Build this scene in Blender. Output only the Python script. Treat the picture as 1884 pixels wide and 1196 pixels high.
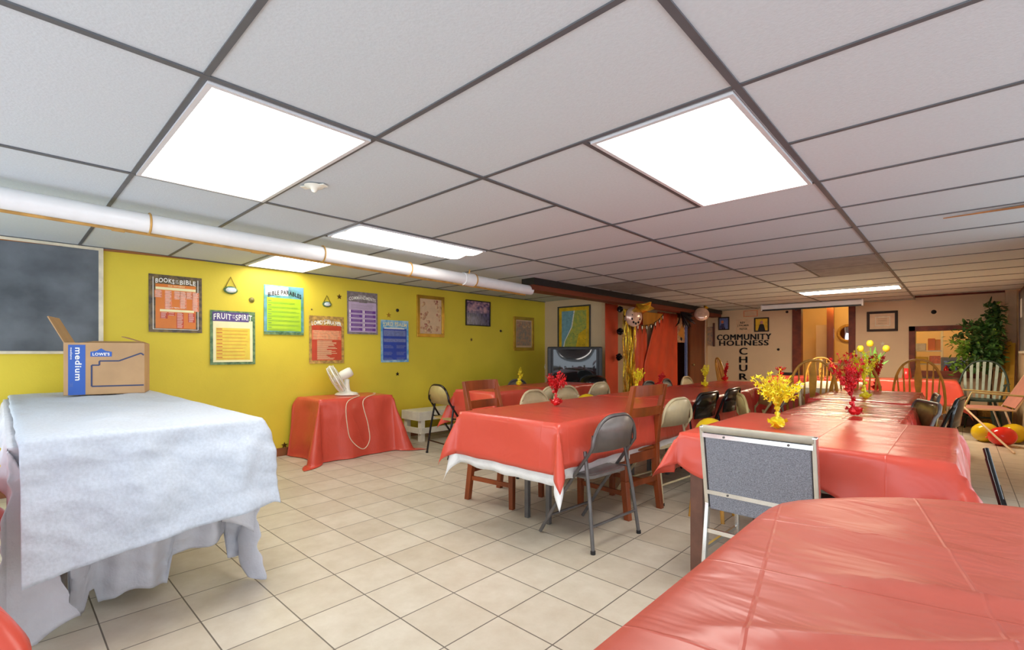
import bpy, math, random
from math import sin, cos, pi, radians, hypot, sqrt, atan2
from mathutils import Vector, Matrix, noise
random.seed(7)
for o in list(bpy.data.objects): bpy.data.objects.remove(o)
S = bpy.context.scene
COL = S.collection
# ------------------------------------------------------------------ camera
F, AZ, HY, CX, CAMH, CEIL = 882.0, radians(43.06), 648.8, 942.0, 1.10, 1.985
cam_d = bpy.data.cameras.new('camera'); cam = bpy.data.objects.new('camera', cam_d); COL.objects.link(cam)
cam.location = (0, 0, CAMH); cam.rotation_euler = (pi/2, 0, AZ)
cam_d.sensor_width = 36; cam_d.lens = F/1884*36; cam_d.shift_y = (HY-598)/1884
cam_d.clip_start = .05; cam_d.clip_end = 60
S.camera = cam
# ------------------------------------------------------------------ world, exposure
W = bpy.data.worlds.new('world'); S.world = W; W.use_nodes = True
W.node_tree.nodes['Background'].inputs[0].default_value = (.80, .90, 1.0, 1)
W.node_tree.nodes['Background'].inputs[1].default_value = 2.0
S.view_settings.view_transform = 'Standard'; S.view_settings.look = 'None'
S.view_settings.exposure = 0.55; S.view_settings.gamma = 1
PANEL = 6.0        # strength of the ceiling light panels
ROOM2 = 16.0        # strength of the lamp in the room behind the far wall
# ------------------------------------------------------------------ picture -> room helpers (used to measure sizes off the photo)
_s, _c = sin(AZ), cos(AZ)
def ray(u, v): return (-_s*F+_c*(u-CX), _c*F+_s*(u-CX), HY-v)
def onZ(u, v, z):
    d = ray(u, v); t = (z-CAMH)/d[2]; return Vector((d[0]*t, d[1]*t, z))
def onX(u, v, x):
    d = ray(u, v); t = x/d[0]; return Vector((x, d[1]*t, CAMH+d[2]*t))
def onY(u, v, y):
    d = ray(u, v); t = y/d[1]; return Vector((d[0]*t, y, CAMH+d[2]*t))
# ------------------------------------------------------------------ materials
def lin(c):
    c = c/255; return c/12.92 if c <= .04045 else ((c+.055)/1.055)**2.4
def L(rgb): return (lin(rgb[0]), lin(rgb[1]), lin(rgb[2]), 1)
def mat(name, rgb, rough=.6, metal=0, var=0.06, scale=12, bump=0, bscale=40, emit=0, spec=.5, alpha=1, stretch=None, sheen=0, rgb2=None, trans=0):
    m = bpy.data.materials.new(name); m.use_nodes = True
    nt = m.node_tree; b = nt.nodes['Principled BSDF']
    b.inputs['Roughness'].default_value = rough; b.inputs['Metallic'].default_value = metal
    b.inputs['Specular IOR Level'].default_value = spec
    tc = nt.nodes.new('ShaderNodeTexCoord'); mp = nt.nodes.new('ShaderNodeMapping')
    nt.links.new(tc.outputs['Object'], mp.inputs[0])
    if stretch: mp.inputs['Scale'].default_value = stretch
    n = nt.nodes.new('ShaderNodeTexNoise'); n.inputs['Scale'].default_value = scale; n.inputs['Detail'].default_value = 6
    nt.links.new(mp.outputs[0], n.inputs['Vector'])
    r = nt.nodes.new('ShaderNodeValToRGB')
    a = L(rgb)
    if rgb2: c2 = L(rgb2)
    else: c2 = tuple(min(1, x*(1+var*2)) for x in a[:3])+(1,)
    c1 = tuple(x*(1-var*2) for x in a[:3])+(1,) if not rgb2 else a
    r.color_ramp.elements[0].position = .35; r.color_ramp.elements[1].position = .65
    r.color_ramp.elements[0].color = c1; r.color_ramp.elements[1].color = c2
    nt.links.new(n.outputs[0], r.inputs[0]); nt.links.new(r.outputs[0], b.inputs['Base Color'])
    if bump:
        n2 = nt.nodes.new('ShaderNodeTexNoise'); n2.inputs['Scale'].default_value = bscale; n2.inputs['Detail'].default_value = 5
        nt.links.new(mp.outputs[0], n2.inputs['Vector'])
        bp = nt.nodes.new('ShaderNodeBump'); bp.inputs['Strength'].default_value = bump; bp.inputs['Distance'].default_value = .02
        nt.links.new(n2.outputs[0], bp.inputs['Height']); nt.links.new(bp.outputs[0], b.inputs['Normal'])
    if emit:
        b.inputs['Emission Color'].default_value = L(rgb); b.inputs['Emission Strength'].default_value = emit
    if trans: b.inputs['Transmission Weight'].default_value = trans
    if alpha < 1: b.inputs['Alpha'].default_value = alpha
    return m
M = {}
def MM(k, *a, **kw): M[k] = mat(k, *a, **kw); return M[k]
MM('yellow_wall', (226, 204, 58), .55, var=.03, scale=1.5, bump=.05, bscale=60)
MM('cream_wall', (222, 196, 158), .6, var=.02, scale=2)
MM('warm_wall', (246, 214, 150), .6, var=.02, scale=2)
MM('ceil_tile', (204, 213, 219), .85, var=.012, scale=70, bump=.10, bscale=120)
MM('ceil_metal', (92, 94, 98), .5, var=.03)
MM('fixture', (215, 215, 218), .4, var=.01)
MM('grey_panel', (150, 151, 153), .7)
MM('pvc', (236, 236, 236), .35, var=.01)
MM('brass_pipe', (196, 150, 78), .4, var=.1)
MM('raw_wood', (172, 112, 58), .7, var=.12, scale=8, stretch=(1, .1, 1))
MM('beam_wood', (112, 48, 24), .6, var=.15, scale=9, stretch=(1, .1, 1))
MM('black', (22, 20, 22), .5, var=.2)
MM('black_gloss', (14, 13, 15), .15, var=.1)
MM('dark_gap', (40, 30, 26), .9)
MM('base_wood', (138, 84, 48), .5, var=.12, scale=10, stretch=(.15, .15, 1))
MM('chalk', (74, 80, 86), .6, var=.18, scale=3.2, rgb2=(108, 115, 122))
MM('chalk_frame', (226, 216, 190), .5)
MM('chair_wood', (134, 62, 24), .32, var=.16, scale=7, stretch=(1, 1, .15))
MM('chair_seat_wood', (176, 100, 48), .3, var=.12, scale=6)
MM('oak', (192, 138, 52), .35, var=.12, scale=8)
MM('green_paint', (52, 74, 62), .4, var=.12)
MM('pale_green', (168, 186, 168), .45, var=.06)
MM('grey_metal', (104, 100, 98), .32, metal=.35, var=.08)
MM('grey_seat', (126, 120, 116), .38, metal=.25, var=.07)
MM('beige_metal', (206, 190, 150), .35, var=.05)
MM('olive_metal', (176, 160, 104), .38, var=.05)
MM('pale_metal', (196, 194, 184), .3, metal=.3, var=.05)
MM('chrome', (226, 224, 218), .16, metal=.9, var=.04)
MM('gold_metal', (158, 130, 80), .2, metal=.35, var=.12)
MM('frame_dark', (48, 32, 26), .7, var=.1)
MM('grey_fabric', (138, 140, 148), .9, var=.16, scale=260, bump=.2, bscale=300)
MM('tan_vinyl', (172, 164, 146), .5, var=.06)
MM('dark_wood', (84, 48, 34), .35, var=.15, scale=8, stretch=(1, 1, .2))
MM('table_brown', (112, 74, 58), .35, var=.08)
MM('white_paint', (236, 232, 212), .5, var=.03)
MM('white_linen', (192, 200, 211), .75, var=.03, scale=90, bump=1.0, bscale=6)
MM('white_under', (206, 206, 212), .7, var=.02, bump=1.0, bscale=8)
MM('white_plastic', (238, 236, 222), .35, var=.01)
MM('white_lace', (240, 240, 238), .6, var=.02, bump=.6, bscale=18)
MM('cream_cloth', (244, 236, 206), .5, var=.02, bump=.3, bscale=10)
MM('cardboard', (190, 152, 110), .75, var=.04, scale=5)
MM('cardboard_in', (168, 128, 84), .75, var=.04)
MM('carton_blue', (46, 92, 178), .5, var=.02)
MM('carton_navy', (52, 62, 98), .5, var=.02)
MM('paper', (242, 240, 232), .5, var=.01)
MM('ink', (30, 26, 30), .6, var=.05)
MM('lime', (190, 220, 40), .35, rgb2=(160, 204, 30), scale=3)
MM('sky_paper', (120, 176, 206), .35, rgb2=(80, 140, 100), scale=9)
MM('orange_paper', (222, 124, 36), .35, var=.05, scale=3)
MM('dark_border', (66, 56, 48), .35, rgb2=(126, 104, 62), scale=25)
MM('green_border', (60, 96, 60), .35, rgb2=(120, 150, 96), scale=30)
MM('purple_paper', (86, 66, 128), .35, var=.1)
MM('lemon_paper', (240, 212, 70), .35, var=.03)
MM('pale_paper', (246, 238, 186), .35, var=.02)
MM('rust_paper', (200, 70, 34), .35, var=.05)
MM('salmon_paper', (226, 132, 90), .35, var=.08, scale=40)
MM('foliage_border', (148, 116, 60), .35, rgb2=(214, 170, 84), scale=28)
MM('grey_border', (116, 108, 106), .35, rgb2=(146, 134, 140), scale=30)
MM('lilac_paper', (196, 176, 204), .35, var=.03)
MM('violet_ink', (110, 62, 150), .35, var=.04)
MM('blue_paper', (44, 74, 172), .35, var=.06, scale=5)
MM('light_blue', (86, 164, 212), .35, rgb2=(180, 214, 226), scale=16)
MM('slate_blue', (112, 126, 178), .35, var=.08, scale=50)
MM('gold_frame', (206, 164, 60), .25, metal=.6, var=.08)
MM('floral', (222, 186, 140), .25, rgb2=(160, 88, 74), scale=17)
MM('floral_grey', (140, 132, 118), .25, rgb2=(196, 150, 116), scale=22)
MM('sunset', (84, 74, 112), .2, rgb2=(214, 168, 176), scale=14, stretch=(1, 1, 1.6))
MM('forest', (38, 34, 52), .2, rgb2=(110, 104, 140), scale=22, stretch=(2.6, 1, .7))
MM('map_sea', (120, 168, 184), .3, var=.08, scale=18)
MM('map_land', (150, 170, 90), .3, rgb2=(196, 190, 84), scale=20)
MM('map_gold', (226, 184, 40), .3, var=.08, scale=12)
MM('star_brown', (96, 70, 30), .3, metal=.5)
MM('star_black', (28, 24, 26), .3, metal=.4)
MM('olive_dot', (130, 120, 54), .4)
MM('orange_paint', (196, 66, 34), .45, var=.06, scale=3)
MM('door_brown', (128, 66, 28), .35, var=.14, scale=6, stretch=(1, 1, .15))
MM('door_orange', (204, 138, 48), .35, var=.08, scale=5, stretch=(1, 1, .15))
MM('pale_post', (222, 190, 150), .5, var=.03)
MM('foil_gold', (226, 190, 60), .22, metal=.9, var=.15, bump=.4, bscale=30)
MM('foil_yellow', (248, 222, 40), .28, metal=.25, var=.1)
MM('foil_red', (206, 28, 32), .25, metal=.25, var=.15)
MM('foil_black', (26, 24, 28), .2, metal=.6, var=.2)
MM('balloon_rose', (226, 190, 170), .2, metal=.3, var=.08)
MM('balloon_yellow', (224, 190, 30), .18, var=.03)
MM('balloon_red', (226, 48, 34), .15, var=.03)
MM('leaf', (52, 92, 50), .4, rgb2=(92, 134, 66), scale=4)
MM('leaf_light', (96, 146, 46), .4, rgb2=(150, 190, 70), scale=5)
MM('bark', (98, 70, 44), .8, var=.15)
MM('pink_vinyl', (206, 142, 124), .45, var=.03)
MM('yellow_wood', (222, 172, 40), .5, var=.06, scale=6, stretch=(1, 1, .1))
MM('stone_grey', (120, 118, 112), .6, var=.08)
MM('wicker', (196, 154, 78), .6, var=.15, scale=60)
MM('mirror', (200, 190, 190), .05, metal=1, var=.01)
MM('glass_dark', (34, 36, 38), .06, var=.02, spec=.8)
MM('tv_body', (60, 60, 60), .4, var=.04)
MM('tulip_yellow', (240, 220, 60), .4, var=.05)
MM('stem_green', (110, 176, 70), .5, var=.1)
MM('cup_red', (214, 40, 40), .3, var=.03)
MM('cord', (222, 206, 178), .5, var=.03)
MM('bin_white', (222, 222, 214), .5)
MM('bin_green', (168, 196, 60), .5)
def emit_mat(name, rgb, st):
    m = bpy.data.materials.new(name); m.use_nodes = True; nt = m.node_tree
    b = nt.nodes['Principled BSDF']; b.inputs['Base Color'].default_value = (.9, .9, .9, 1)
    b.inputs['Emission Color'].default_value = L(rgb); b.inputs['Emission Strength'].default_value = st
    M[name] = m
emit_mat('panel_light', (255, 250, 242), PANEL)
emit_mat('panel_far', (255, 236, 208), PANEL*5)
emit_mat('panel_dim', (255, 250, 242), PANEL*.8)
emit_mat('lamp_warm', (255, 214, 140), ROOM2)

def plastic(name, rgb, rough=.32, grid=.27, ang=0.0, bump=.35):
    """thin plastic table cover: fold creases in a grid plus soft stretched wrinkles"""
    m = bpy.data.materials.new(name); m.use_nodes = True; nt = m.node_tree; N = nt.nodes; K = nt.links
    b = N['Principled BSDF']; b.inputs['Base Color'].default_value = L(rgb); b.inputs['Roughness'].default_value = rough
    b.inputs['Specular IOR Level'].default_value = .5
    tc = N.new('ShaderNodeTexCoord'); mp = N.new('ShaderNodeMapping'); mp.inputs['Rotation'].default_value = (0, 0, ang)
    K.new(tc.outputs['Object'], mp.inputs[0])
    sp = N.new('ShaderNodeSeparateXYZ'); K.new(mp.outputs[0], sp.inputs[0])
    def math_(op, a, b_=None):
        n = N.new('ShaderNodeMath'); n.operation = op
        for i, x in enumerate((a, b_)):
            if x is None: continue
            if isinstance(x, (int, float)): n.inputs[i].default_value = x
            else: K.new(x, n.inputs[i])
        return n.outputs[0]
    hs = []
    for ax in (0, 1):
        q = math_('MULTIPLY', sp.outputs[ax], 1/grid)
        fr = math_('FRACT', math_('ADD', q, 100.37))
        dd = math_('ABSOLUTE', math_('SUBTRACT', fr, .5))
        hs.append(math_('MAXIMUM', math_('SUBTRACT', 1.0, math_('MULTIPLY', dd, 75.0)), 0.0))
    cre = math_('MAXIMUM', hs[0], hs[1])
    n1 = N.new('ShaderNodeTexNoise'); n1.inputs['Scale'].default_value = 5; n1.inputs['Detail'].default_value = 3; n1.inputs['Distortion'].default_value = .6
    mp2 = N.new('ShaderNodeMapping'); mp2.inputs['Rotation'].default_value = (0, 0, ang+.5); mp2.inputs['Scale'].default_value = (.8, 1.5, .8)
    K.new(tc.outputs['Object'], mp2.inputs[0]); K.new(mp2.outputs[0], n1.inputs['Vector'])
    h = math_('ADD', math_('MULTIPLY', cre, .09), math_('MULTIPLY', n1.outputs[0], 1.2))
    bp = N.new('ShaderNodeBump'); bp.inputs['Strength'].default_value = bump; bp.inputs['Distance'].default_value = .02
    K.new(h, bp.inputs['Height']); K.new(bp.outputs[0], b.inputs['Normal'])
    M[name] = m
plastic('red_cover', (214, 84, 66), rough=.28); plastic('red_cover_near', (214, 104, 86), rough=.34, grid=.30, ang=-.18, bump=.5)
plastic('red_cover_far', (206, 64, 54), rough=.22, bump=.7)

def floor_mat():
    m = bpy.data.materials.new('floor_tiles'); m.use_nodes = True; nt = m.node_tree; N = nt.nodes; K = nt.links
    b = N['Principled BSDF']; b.inputs['Roughness'].default_value = .42
    tc = N.new('ShaderNodeTexCoord'); mp = N.new('ShaderNodeMapping')
    mp.inputs['Location'].default_value = (2.266+.2864*40, -.5625+.2864*40, 0)
    K.new(tc.outputs['Object'], mp.inputs[0])
    br = N.new('ShaderNodeTexBrick'); br.offset = 0; br.squash = 1
    br.inputs['Scale'].default_value = 1; br.inputs['Brick Width'].default_value = .2864; br.inputs['Row Height'].default_value = .2864
    br.inputs['Mortar Size'].default_value = .0032; br.inputs['Mortar Smooth'].default_value = .3; br.inputs['Bias'].default_value = 0
    br.inputs['Color1'].default_value = L((220, 212, 194)); br.inputs['Color2'].default_value = L((208, 198, 178)); br.inputs['Mortar'].default_value = L((112, 104, 92))
    K.new(mp.outputs[0], br.inputs['Vector'])
    n = N.new('ShaderNodeTexNoise'); n.inputs['Scale'].default_value = 7; n.inputs['Detail'].default_value = 8; n.inputs['Roughness'].default_value = .65
    K.new(tc.outputs['Object'], n.inputs['Vector'])
    r = N.new('ShaderNodeValToRGB'); r.color_ramp.elements[0].position = .3; r.color_ramp.elements[1].position = .7
    r.color_ramp.elements[0].color = (.80, .76, .70, 1); r.color_ramp.elements[1].color = (1, 1, 1, 1)
    K.new(n.outputs[0], r.inputs[0])
    mx = N.new('ShaderNodeMix'); mx.data_type = 'RGBA'; mx.blend_type = 'MULTIPLY'; mx.inputs[0].default_value = .8
    K.new(br.outputs[0], mx.inputs[6]); K.new(r.outputs[0], mx.inputs[7]); K.new(mx.outputs[2], b.inputs['Base Color'])
    bp = N.new('ShaderNodeBump'); bp.inputs['Strength'].default_value = .4; bp.inputs['Distance'].default_value = .003; bp.invert = True
    K.new(br.outputs[1], bp.inputs['Height']); K.new(bp.outputs[0], b.inputs['Normal'])
    M['floor_tiles'] = m
floor_mat()
# ------------------------------------------------------------------ mesh builder
def text_data(body, bold=.0):
    cu = bpy.data.curves.new('t', 'FONT'); cu.body = body; cu.align_x = 'LEFT'; cu.offset = bold; cu.resolution_u = 3; cu.space_character = 1.12
    ob = bpy.data.objects.new('t', cu); COL.objects.link(ob)
    dg = bpy.context.evaluated_depsgraph_get(); me = bpy.data.meshes.new_from_object(ob.evaluated_get(dg))
    vs = [v.co.copy() for v in me.vertices]; fs = [tuple(p.vertices) for p in me.polygons]
    bpy.data.objects.remove(ob); bpy.data.curves.remove(cu); bpy.data.meshes.remove(me)
    return vs, fs
class MB:
    def __init__(s): s.v = []; s.f = []; s.mi = []; s.sm = []; s.mats = []
    def add(s, vs, fs, m, smooth=False):
        if m not in s.mats: s.mats.append(m)
        k = s.mats.index(m); n = len(s.v)
        s.v += [tuple(v) for v in vs]
        for f in fs: s.f.append(tuple(i+n for i in f)); s.mi.append(k); s.sm.append(smooth)
        return s
    def box(s, x0, x1, y0, y1, z0, z1, m):
        vs = [(x, y, z) for x in (x0, x1) for y in (y0, y1) for z in (z0, z1)]
        return s.add(vs, [(0, 1, 3, 2), (4, 6, 7, 5), (0, 4, 5, 1), (2, 3, 7, 6), (0, 2, 6, 4), (1, 5, 7, 3)], m)
    def hexa(s, b4, t4, m, smooth=False):
        return s.add(list(b4)+list(t4), [(3, 2, 1, 0), (4, 5, 6, 7), (0, 1, 5, 4), (1, 2, 6, 5), (2, 3, 7, 6), (3, 0, 4, 7)], m, smooth)
    def bar(s, p, q, w, h, m, up=(0, 0, 1)):
        p, q = Vector(p), Vector(q); d = (q-p).normalized(); a = d.cross(Vector(up))
        if a.length < 1e-4: a = Vector((1, 0, 0))
        a.normalize(); b = a.cross(d)
        a *= w/2; b *= h/2
        return s.hexa([p-a-b, p+a-b, p+a+b, p-a+b], [q-a-b, q+a-b, q+a+b, q-a+b], m)
    def tube(s, pts, r, m, n=8, closed=False, caps=True):
        P = [Vector(p) for p in pts]; N = len(P); R = r if isinstance(r, (list, tuple)) else [r]*N
        vs = []; up = None
        for i in range(N):
            if closed: t = P[(i+1) % N]-P[i-1]
            else: t = P[min(i+1, N-1)]-P[max(i-1, 0)]
            t = t.normalized() if t.length > 1e-9 else Vector((0, 0, 1))
            if up is None:
                up = Vector((0, 0, 1)) if abs(t.z) < .9 else Vector((1, 0, 0))
            a = t.cross(up)
            if a.length < 1e-5: a = t.cross(Vector((.3, 1, .2)))
            a.normalize(); b = a.cross(t).normalized(); up = (up-t*up.dot(t)).normalized() if (up-t*up.dot(t)).length > 1e-4 else b
            for k in range(n):
                an = 2*pi*k/n; vs.append(P[i]+a*(R[i]*cos(an))+b*(R[i]*sin(an)))
        fs = []
        for i in range(N if closed else N-1):
            j = (i+1) % N
            for k in range(n):
                l = (k+1) % n; fs.append((i*n+k, i*n+l, j*n+l, j*n+k))
        s.add(vs, fs, m, True)
        if caps and not closed:
            s.add([vs[k] for k in range(n)], [tuple(range(n))], m); s.add([vs[(N-1)*n+k] for k in range(n)], [tuple(range(n))[::-1]], m)
        return s
    def lathe(s, prof, m, n=24, mx=None):
        mx = mx or Matrix(); vs = []; N = len(prof)
        for r, z in prof:
            for k in range(n): vs.append(mx @ Vector((r*cos(2*pi*k/n), r*sin(2*pi*k/n), z)))
        fs = [(i*n+k, i*n+(k+1) % n, (i+1)*n+(k+1) % n, (i+1)*n+k) for i in range(N-1) for k in range(n)]
        s.add(vs, fs, m, True)
        for i, rev in ((0, True), (N-1, False)):
            if prof[i][0] > 1e-4:
                c = [vs[i*n+k] for k in range(n)]; s.add(c, [tuple(range(n))[::-1] if rev else tuple(range(n))], m)
        return s
    def prism(s, out, a0, a1, m, ax='y', smooth=False):
        """outline extruded; ax y: outline in XZ; ax z: outline in XY; ax x: outline in YZ"""
        f = {'y': lambda p, t: (p[0], t, p[1]), 'z': lambda p, t: (p[0], p[1], t), 'x': lambda p, t: (t, p[0], p[1])}[ax]
        n = len(out); v0 = [f(p, a0) for p in out]; v1 = [f(p, a1) for p in out]
        s.add(v0+v1, [(i, (i+1) % n, (i+1) % n+n, i+n) for i in range(n)], m, smooth)
        s.add(v0, [tuple(range(n))[::-1]], m); s.add(v1, [tuple(range(n))], m); return s
    def ball(s, c, r, m, n=14, k=9, squash=(1, 1, 1), jit=0):
        c = Vector(c); vs = []; fs = []
        for i in range(k+1):
            th = pi*i/k
            for j in range(n):
                ph = 2*pi*j/n; q = 1+(random.uniform(-jit, jit) if jit else 0)
                vs.append(c+Vector((r*q*sin(th)*cos(ph)*squash[0], r*q*sin(th)*sin(ph)*squash[1], r*q*cos(th)*squash[2])))
        for i in range(k):
            for j in range(n): fs.append((i*n+j, i*n+(j+1) % n, (i+1)*n+(j+1) % n, (i+1)*n+j))
        return s.add(vs, fs, m, not jit)
    def text(s, body, x0, x1, z0, z1, y, m, bold=.0, arc=0, rot=0):
        vs, fs = text_data(body, bold)
        if not vs: return s
        ax = min(v.x for v in vs); bx = max(v.x for v in vs); az = min(v.y for v in vs); bz = max(v.y for v in vs)
        out = []
        for v in vs:
            u = (v.x-ax)/(bx-ax or 1); w = (v.y-az)/(bz-az or 1)
            if rot: u, w = w, 1-u
            X = x0+(x1-x0)*u; Z = z0+(z1-z0)*w + arc*(1-(2*u-1)**2)
            out.append((X, y, Z))
        return s.add(out, fs, m)
    def build(s, name, parent=None, loc=(0, 0, 0), rot=(0, 0, 0), bev=0, label=None, cat=None, group=None, kind=None, solid=0):
        me = bpy.data.meshes.new(name); me.from_pydata(s.v, [], s.f); me.update()
        for m in s.mats: me.materials.append(M[m])
        me.polygons.foreach_set('material_index', s.mi); me.polygons.foreach_set('use_smooth', s.sm)
        o = bpy.data.objects.new(name, me); COL.objects.link(o); o.location = loc; o.rotation_euler = rot
        if parent: o.parent = parent
        if bev:
            b = o.modifiers.new('bevel', 'BEVEL'); b.width = bev; b.segments = 2; b.limit_method = 'ANGLE'
        if solid:
            b = o.modifiers.new('thick', 'SOLIDIFY'); b.thickness = solid; b.offset = -1
        props(o, label, cat, group, kind)
        return o
def props(o, label=None, cat=None, group=None, kind=None):
    if label: o['label'] = label
    if cat: o['category'] = cat
    if group: o['group'] = group
    if kind: o['kind'] = kind
def thing(name, label, cat, loc=(0, 0, 0), rz=0, group=None):
    o = bpy.data.objects.new(name, None); COL.objects.link(o); o.location = loc; o.rotation_euler = (0, 0, rz); o.empty_display_size = .1
    props(o, label, cat, group); return o
def dup(root, loc, rz, label=None, group=None):
    kids = {}
    for o in list(COL.objects):
        if o.parent: kids.setdefault(o.parent.name, []).append(o)
    def cp(o, par):
        c = o.copy(); COL.objects.link(c)
        if par: c.parent = par
        for k in kids.get(o.name, []): cp(k, c)
        return c
    r = cp(root, None); r.location = loc; r.rotation_euler = (0, 0, rz)
    if label: r['label'] = label
    if group: r['group'] = group
    return r
def struct(mb, name, **k): return mb.build(name, kind='structure', **k)
def arcpts(c, rx, ry, a0, a1, n, f):
    return [f(c[0]+rx*cos(a0+(a1-a0)*i/n), c[1]+ry*sin(a0+(a1-a0)*i/n)) for i in range(n+1)]
D90 = pi/2
# ================================================================== SETTING
WX = -5.29; MAPY = 6.5; PX = -4.0; FY = 10.5; RX = .62
struct(MB().box(-5.6, 3.0, -1.6, 13.2, -.06, 0, 'floor_tiles'), 'floor')
mb = MB()
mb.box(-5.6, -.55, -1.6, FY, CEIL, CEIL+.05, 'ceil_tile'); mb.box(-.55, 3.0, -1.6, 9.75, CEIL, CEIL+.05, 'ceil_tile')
mb.box(-5.6, 3.0, -1.6, 13.2, 2.30, 2.34, 'raw_wood')
struct(mb, 'ceiling')
struct(MB().box(WX-.12, WX, -1.6, MAPY, 0, CEIL, 'yellow_wall'), 'wall_left')
struct(MB().box(WX-.12, PX-.1, MAPY, MAPY+.12, 0, CEIL, 'cream_wall').box(PX-.12, PX-.02, MAPY-.02, MAPY+.13, 0, CEIL, 'pale_post'), 'wall_map_side')
# partition along x = PX with the hung cloth, cupboard opening and door
mb = MB(); mb.box(PX-.12, PX-.05, MAPY+.12, 8.9, 0, CEIL, 'cream_wall'); mb.box(PX-.9, PX-.85, 8.9, FY, 0, CEIL, 'door_brown')
mb.box(PX-.06, PX, 10.38, FY, 0, CEIL, 'pale_post'); mb.box(PX-.06, PX, 8.86, 8.93, 0, CEIL, 'pale_post')
struct(mb, 'wall_partition')
# far wall with door opening and serving window opening
FT = 2.30
mb = MB()
mb.box(-5.1, -2.30, FY, FY+.1, 0, FT, 'cream_wall'); mb.box(-1.42, -.60, FY, FY+.1, 0, FT, 'cream_wall')
mb.box(-2.30, -1.42, FY, FY+.1, 2.0, FT, 'warm_wall')
mb.box(-.60, .17, FY, FY+.1, 0, .78, 'cream_wall'); mb.box(-.60, .17, FY, FY+.1, 1.50, FT, 'cream_wall'); mb.box(.17, RX+.1, FY, FY+.1, 0, FT, 'cream_wall')
struct(mb, 'wall_far')
struct(MB().box(-2.37, -2.22, FY-.03, FY+.12, 0, 2.0, 'beam_wood').box(-1.47, -1.37, FY-.03, FY+.12, 0, 2.0, 'beam_wood').box(-2.37, -1.37, FY-.03, FY+.12, 2.0, 2.06, 'beam_wood'), 'trim_1')
mb = MB()
mb.box(-.63, -.55, FY-.04, FY+.13, .72, 1.54, 'beam_wood'); mb.box(.13, .20, FY-.04, FY+.13, .72, 1.54, 'beam_wood')
mb.box(-.63, .20, FY-.04, FY+.13, 1.46, 1.54, 'beam_wood'); mb.box(-.66, .23, FY-.10, FY+.13, .70, .80, 'beam_wood')
struct(mb, 'window_1')
struct(MB().box(-.62, RX, FY-.06, FY, 2.02, 2.12, 'beam_wood'), 'trim_2')
# right wall (far part) with corner post
struct(MB().box(RX, RX+.1, 5.2, FY+.1, 0, 2.3, 'cream_wall'), 'wall_right')
struct(MB().box(.50, RX, FY-.14, FY, 0, 2.3, 'pale_post'), 'trim_3')
# back room behind the far wall
mb = MB()
mb.box(-3.4, 1.6, 12.6, 12.7, 0, 2.3, 'warm_wall'); mb.box(-3.4, -3.3, FY+.1, 12.6, 0, 2.3, 'warm_wall'); mb.box(1.5, 1.6, FY+.1, 12.6, 0, 2.3, 'warm_wall')
struct(mb, 'wall_back_room')
struct(MB().box(-3.4, 1.6, FY+.1, 12.7, 2.2, 2.25, 'warm_wall'), 'ceiling_back_room')
# baseboards
struct(MB().box(WX, WX+.018, -1.6, MAPY, 0, .085, 'base_wood'), 'baseboard_left')
struct(MB().box(WX+.02, PX-.12, MAPY-.018, MAPY, 0, .085, 'base_wood'), 'baseboard_map_side')
struct(MB().box(-3.99, -2.38, FY-.018, FY, 0, .085, 'base_wood').box(-1.36, .5, FY-.018, FY, 0, .085, 'base_wood'), 'baseboard_far')
# raw wood edge above the chalkboard where the tiles stop short
struct(MB().prism([(-.9, 1.93), (1.35, 1.975), (.75, 1.983), (.35, 1.955), (-.9, 1.965)][::-1], WX, WX+.02, 'raw_wood', ax='x'), 'trim_4')
# ceiling grid
mb = MB(); T = .012
GX = [-.54, -1.76, -2.98]
for gx in GX: mb.box(gx-T, gx+T, -1.6, FY-.02 if gx < -.6 else 9.75, CEIL-.006, CEIL, 'ceil_metal')
mb.box(.68-T, .68+T, -1.6, 5.2, CEIL-.006, CEIL, 'ceil_metal')
j = -3
while True:
    y = .45+.61*j; j += 1
    if y > FY: break
    segs = [(WX, 3.0)]
    if y > 9.6: segs = [(PX if y > MAPY else WX, -.55)]
    elif y > 5.2: segs = [(PX if y > MAPY else WX, RX)]
    if abs(y-2.28) < .05: segs = [(WX, -3.50), (-2.98, -1.76), (-.54, 3.0)]
    for a, b in segs: mb.box(a, b, y-T*.8, y+T*.8, CEIL-.005, CEIL, 'ceil_metal')
mb.box(-1.16, -1.14, 1.67, 2.89, CEIL-.006, CEIL, 'ceil_metal'); mb.box(-3.51, -3.49, 1.67, 2.89, CEIL-.006, CEIL, 'ceil_metal')
mb.box(-1.20, -1.18, 5.33, 6.55, CEIL-.006, CEIL, 'ceil_metal')
mb.box(WX, WX+.015, -1.6, MAPY, CEIL-.01, CEIL, 'ceil_metal')
struct(mb, 'trim_5')
# opened tile gap at the right showing timber
struct(MB().prism([(-.08, 4.20), (.62, 4.13), (1.6, 4.11), (1.6, 4.20)], CEIL-.014, CEIL-.007, 'raw_wood', ax='z'), 'trim_6')
# beam with dark upper part
g0, g1 = 4.3, FY-.1
struct(MB().box(-3.86, -3.66, g0, g1, 1.905, CEIL, 'black').box(-3.88, -3.68, g0, g1, 1.845, 1.905, 'beam_wood'), 'trim_7')
# grey filler panels in the ceiling
struct(MB().box(-1.17, -.56, 5.35, 6.54, CEIL-.004, CEIL-.001, 'grey_panel').box(-3.6, -2.99, 5.35, 6.54, CEIL-.004, CEIL-.001, 'grey_panel'), 'trim_8')

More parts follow.
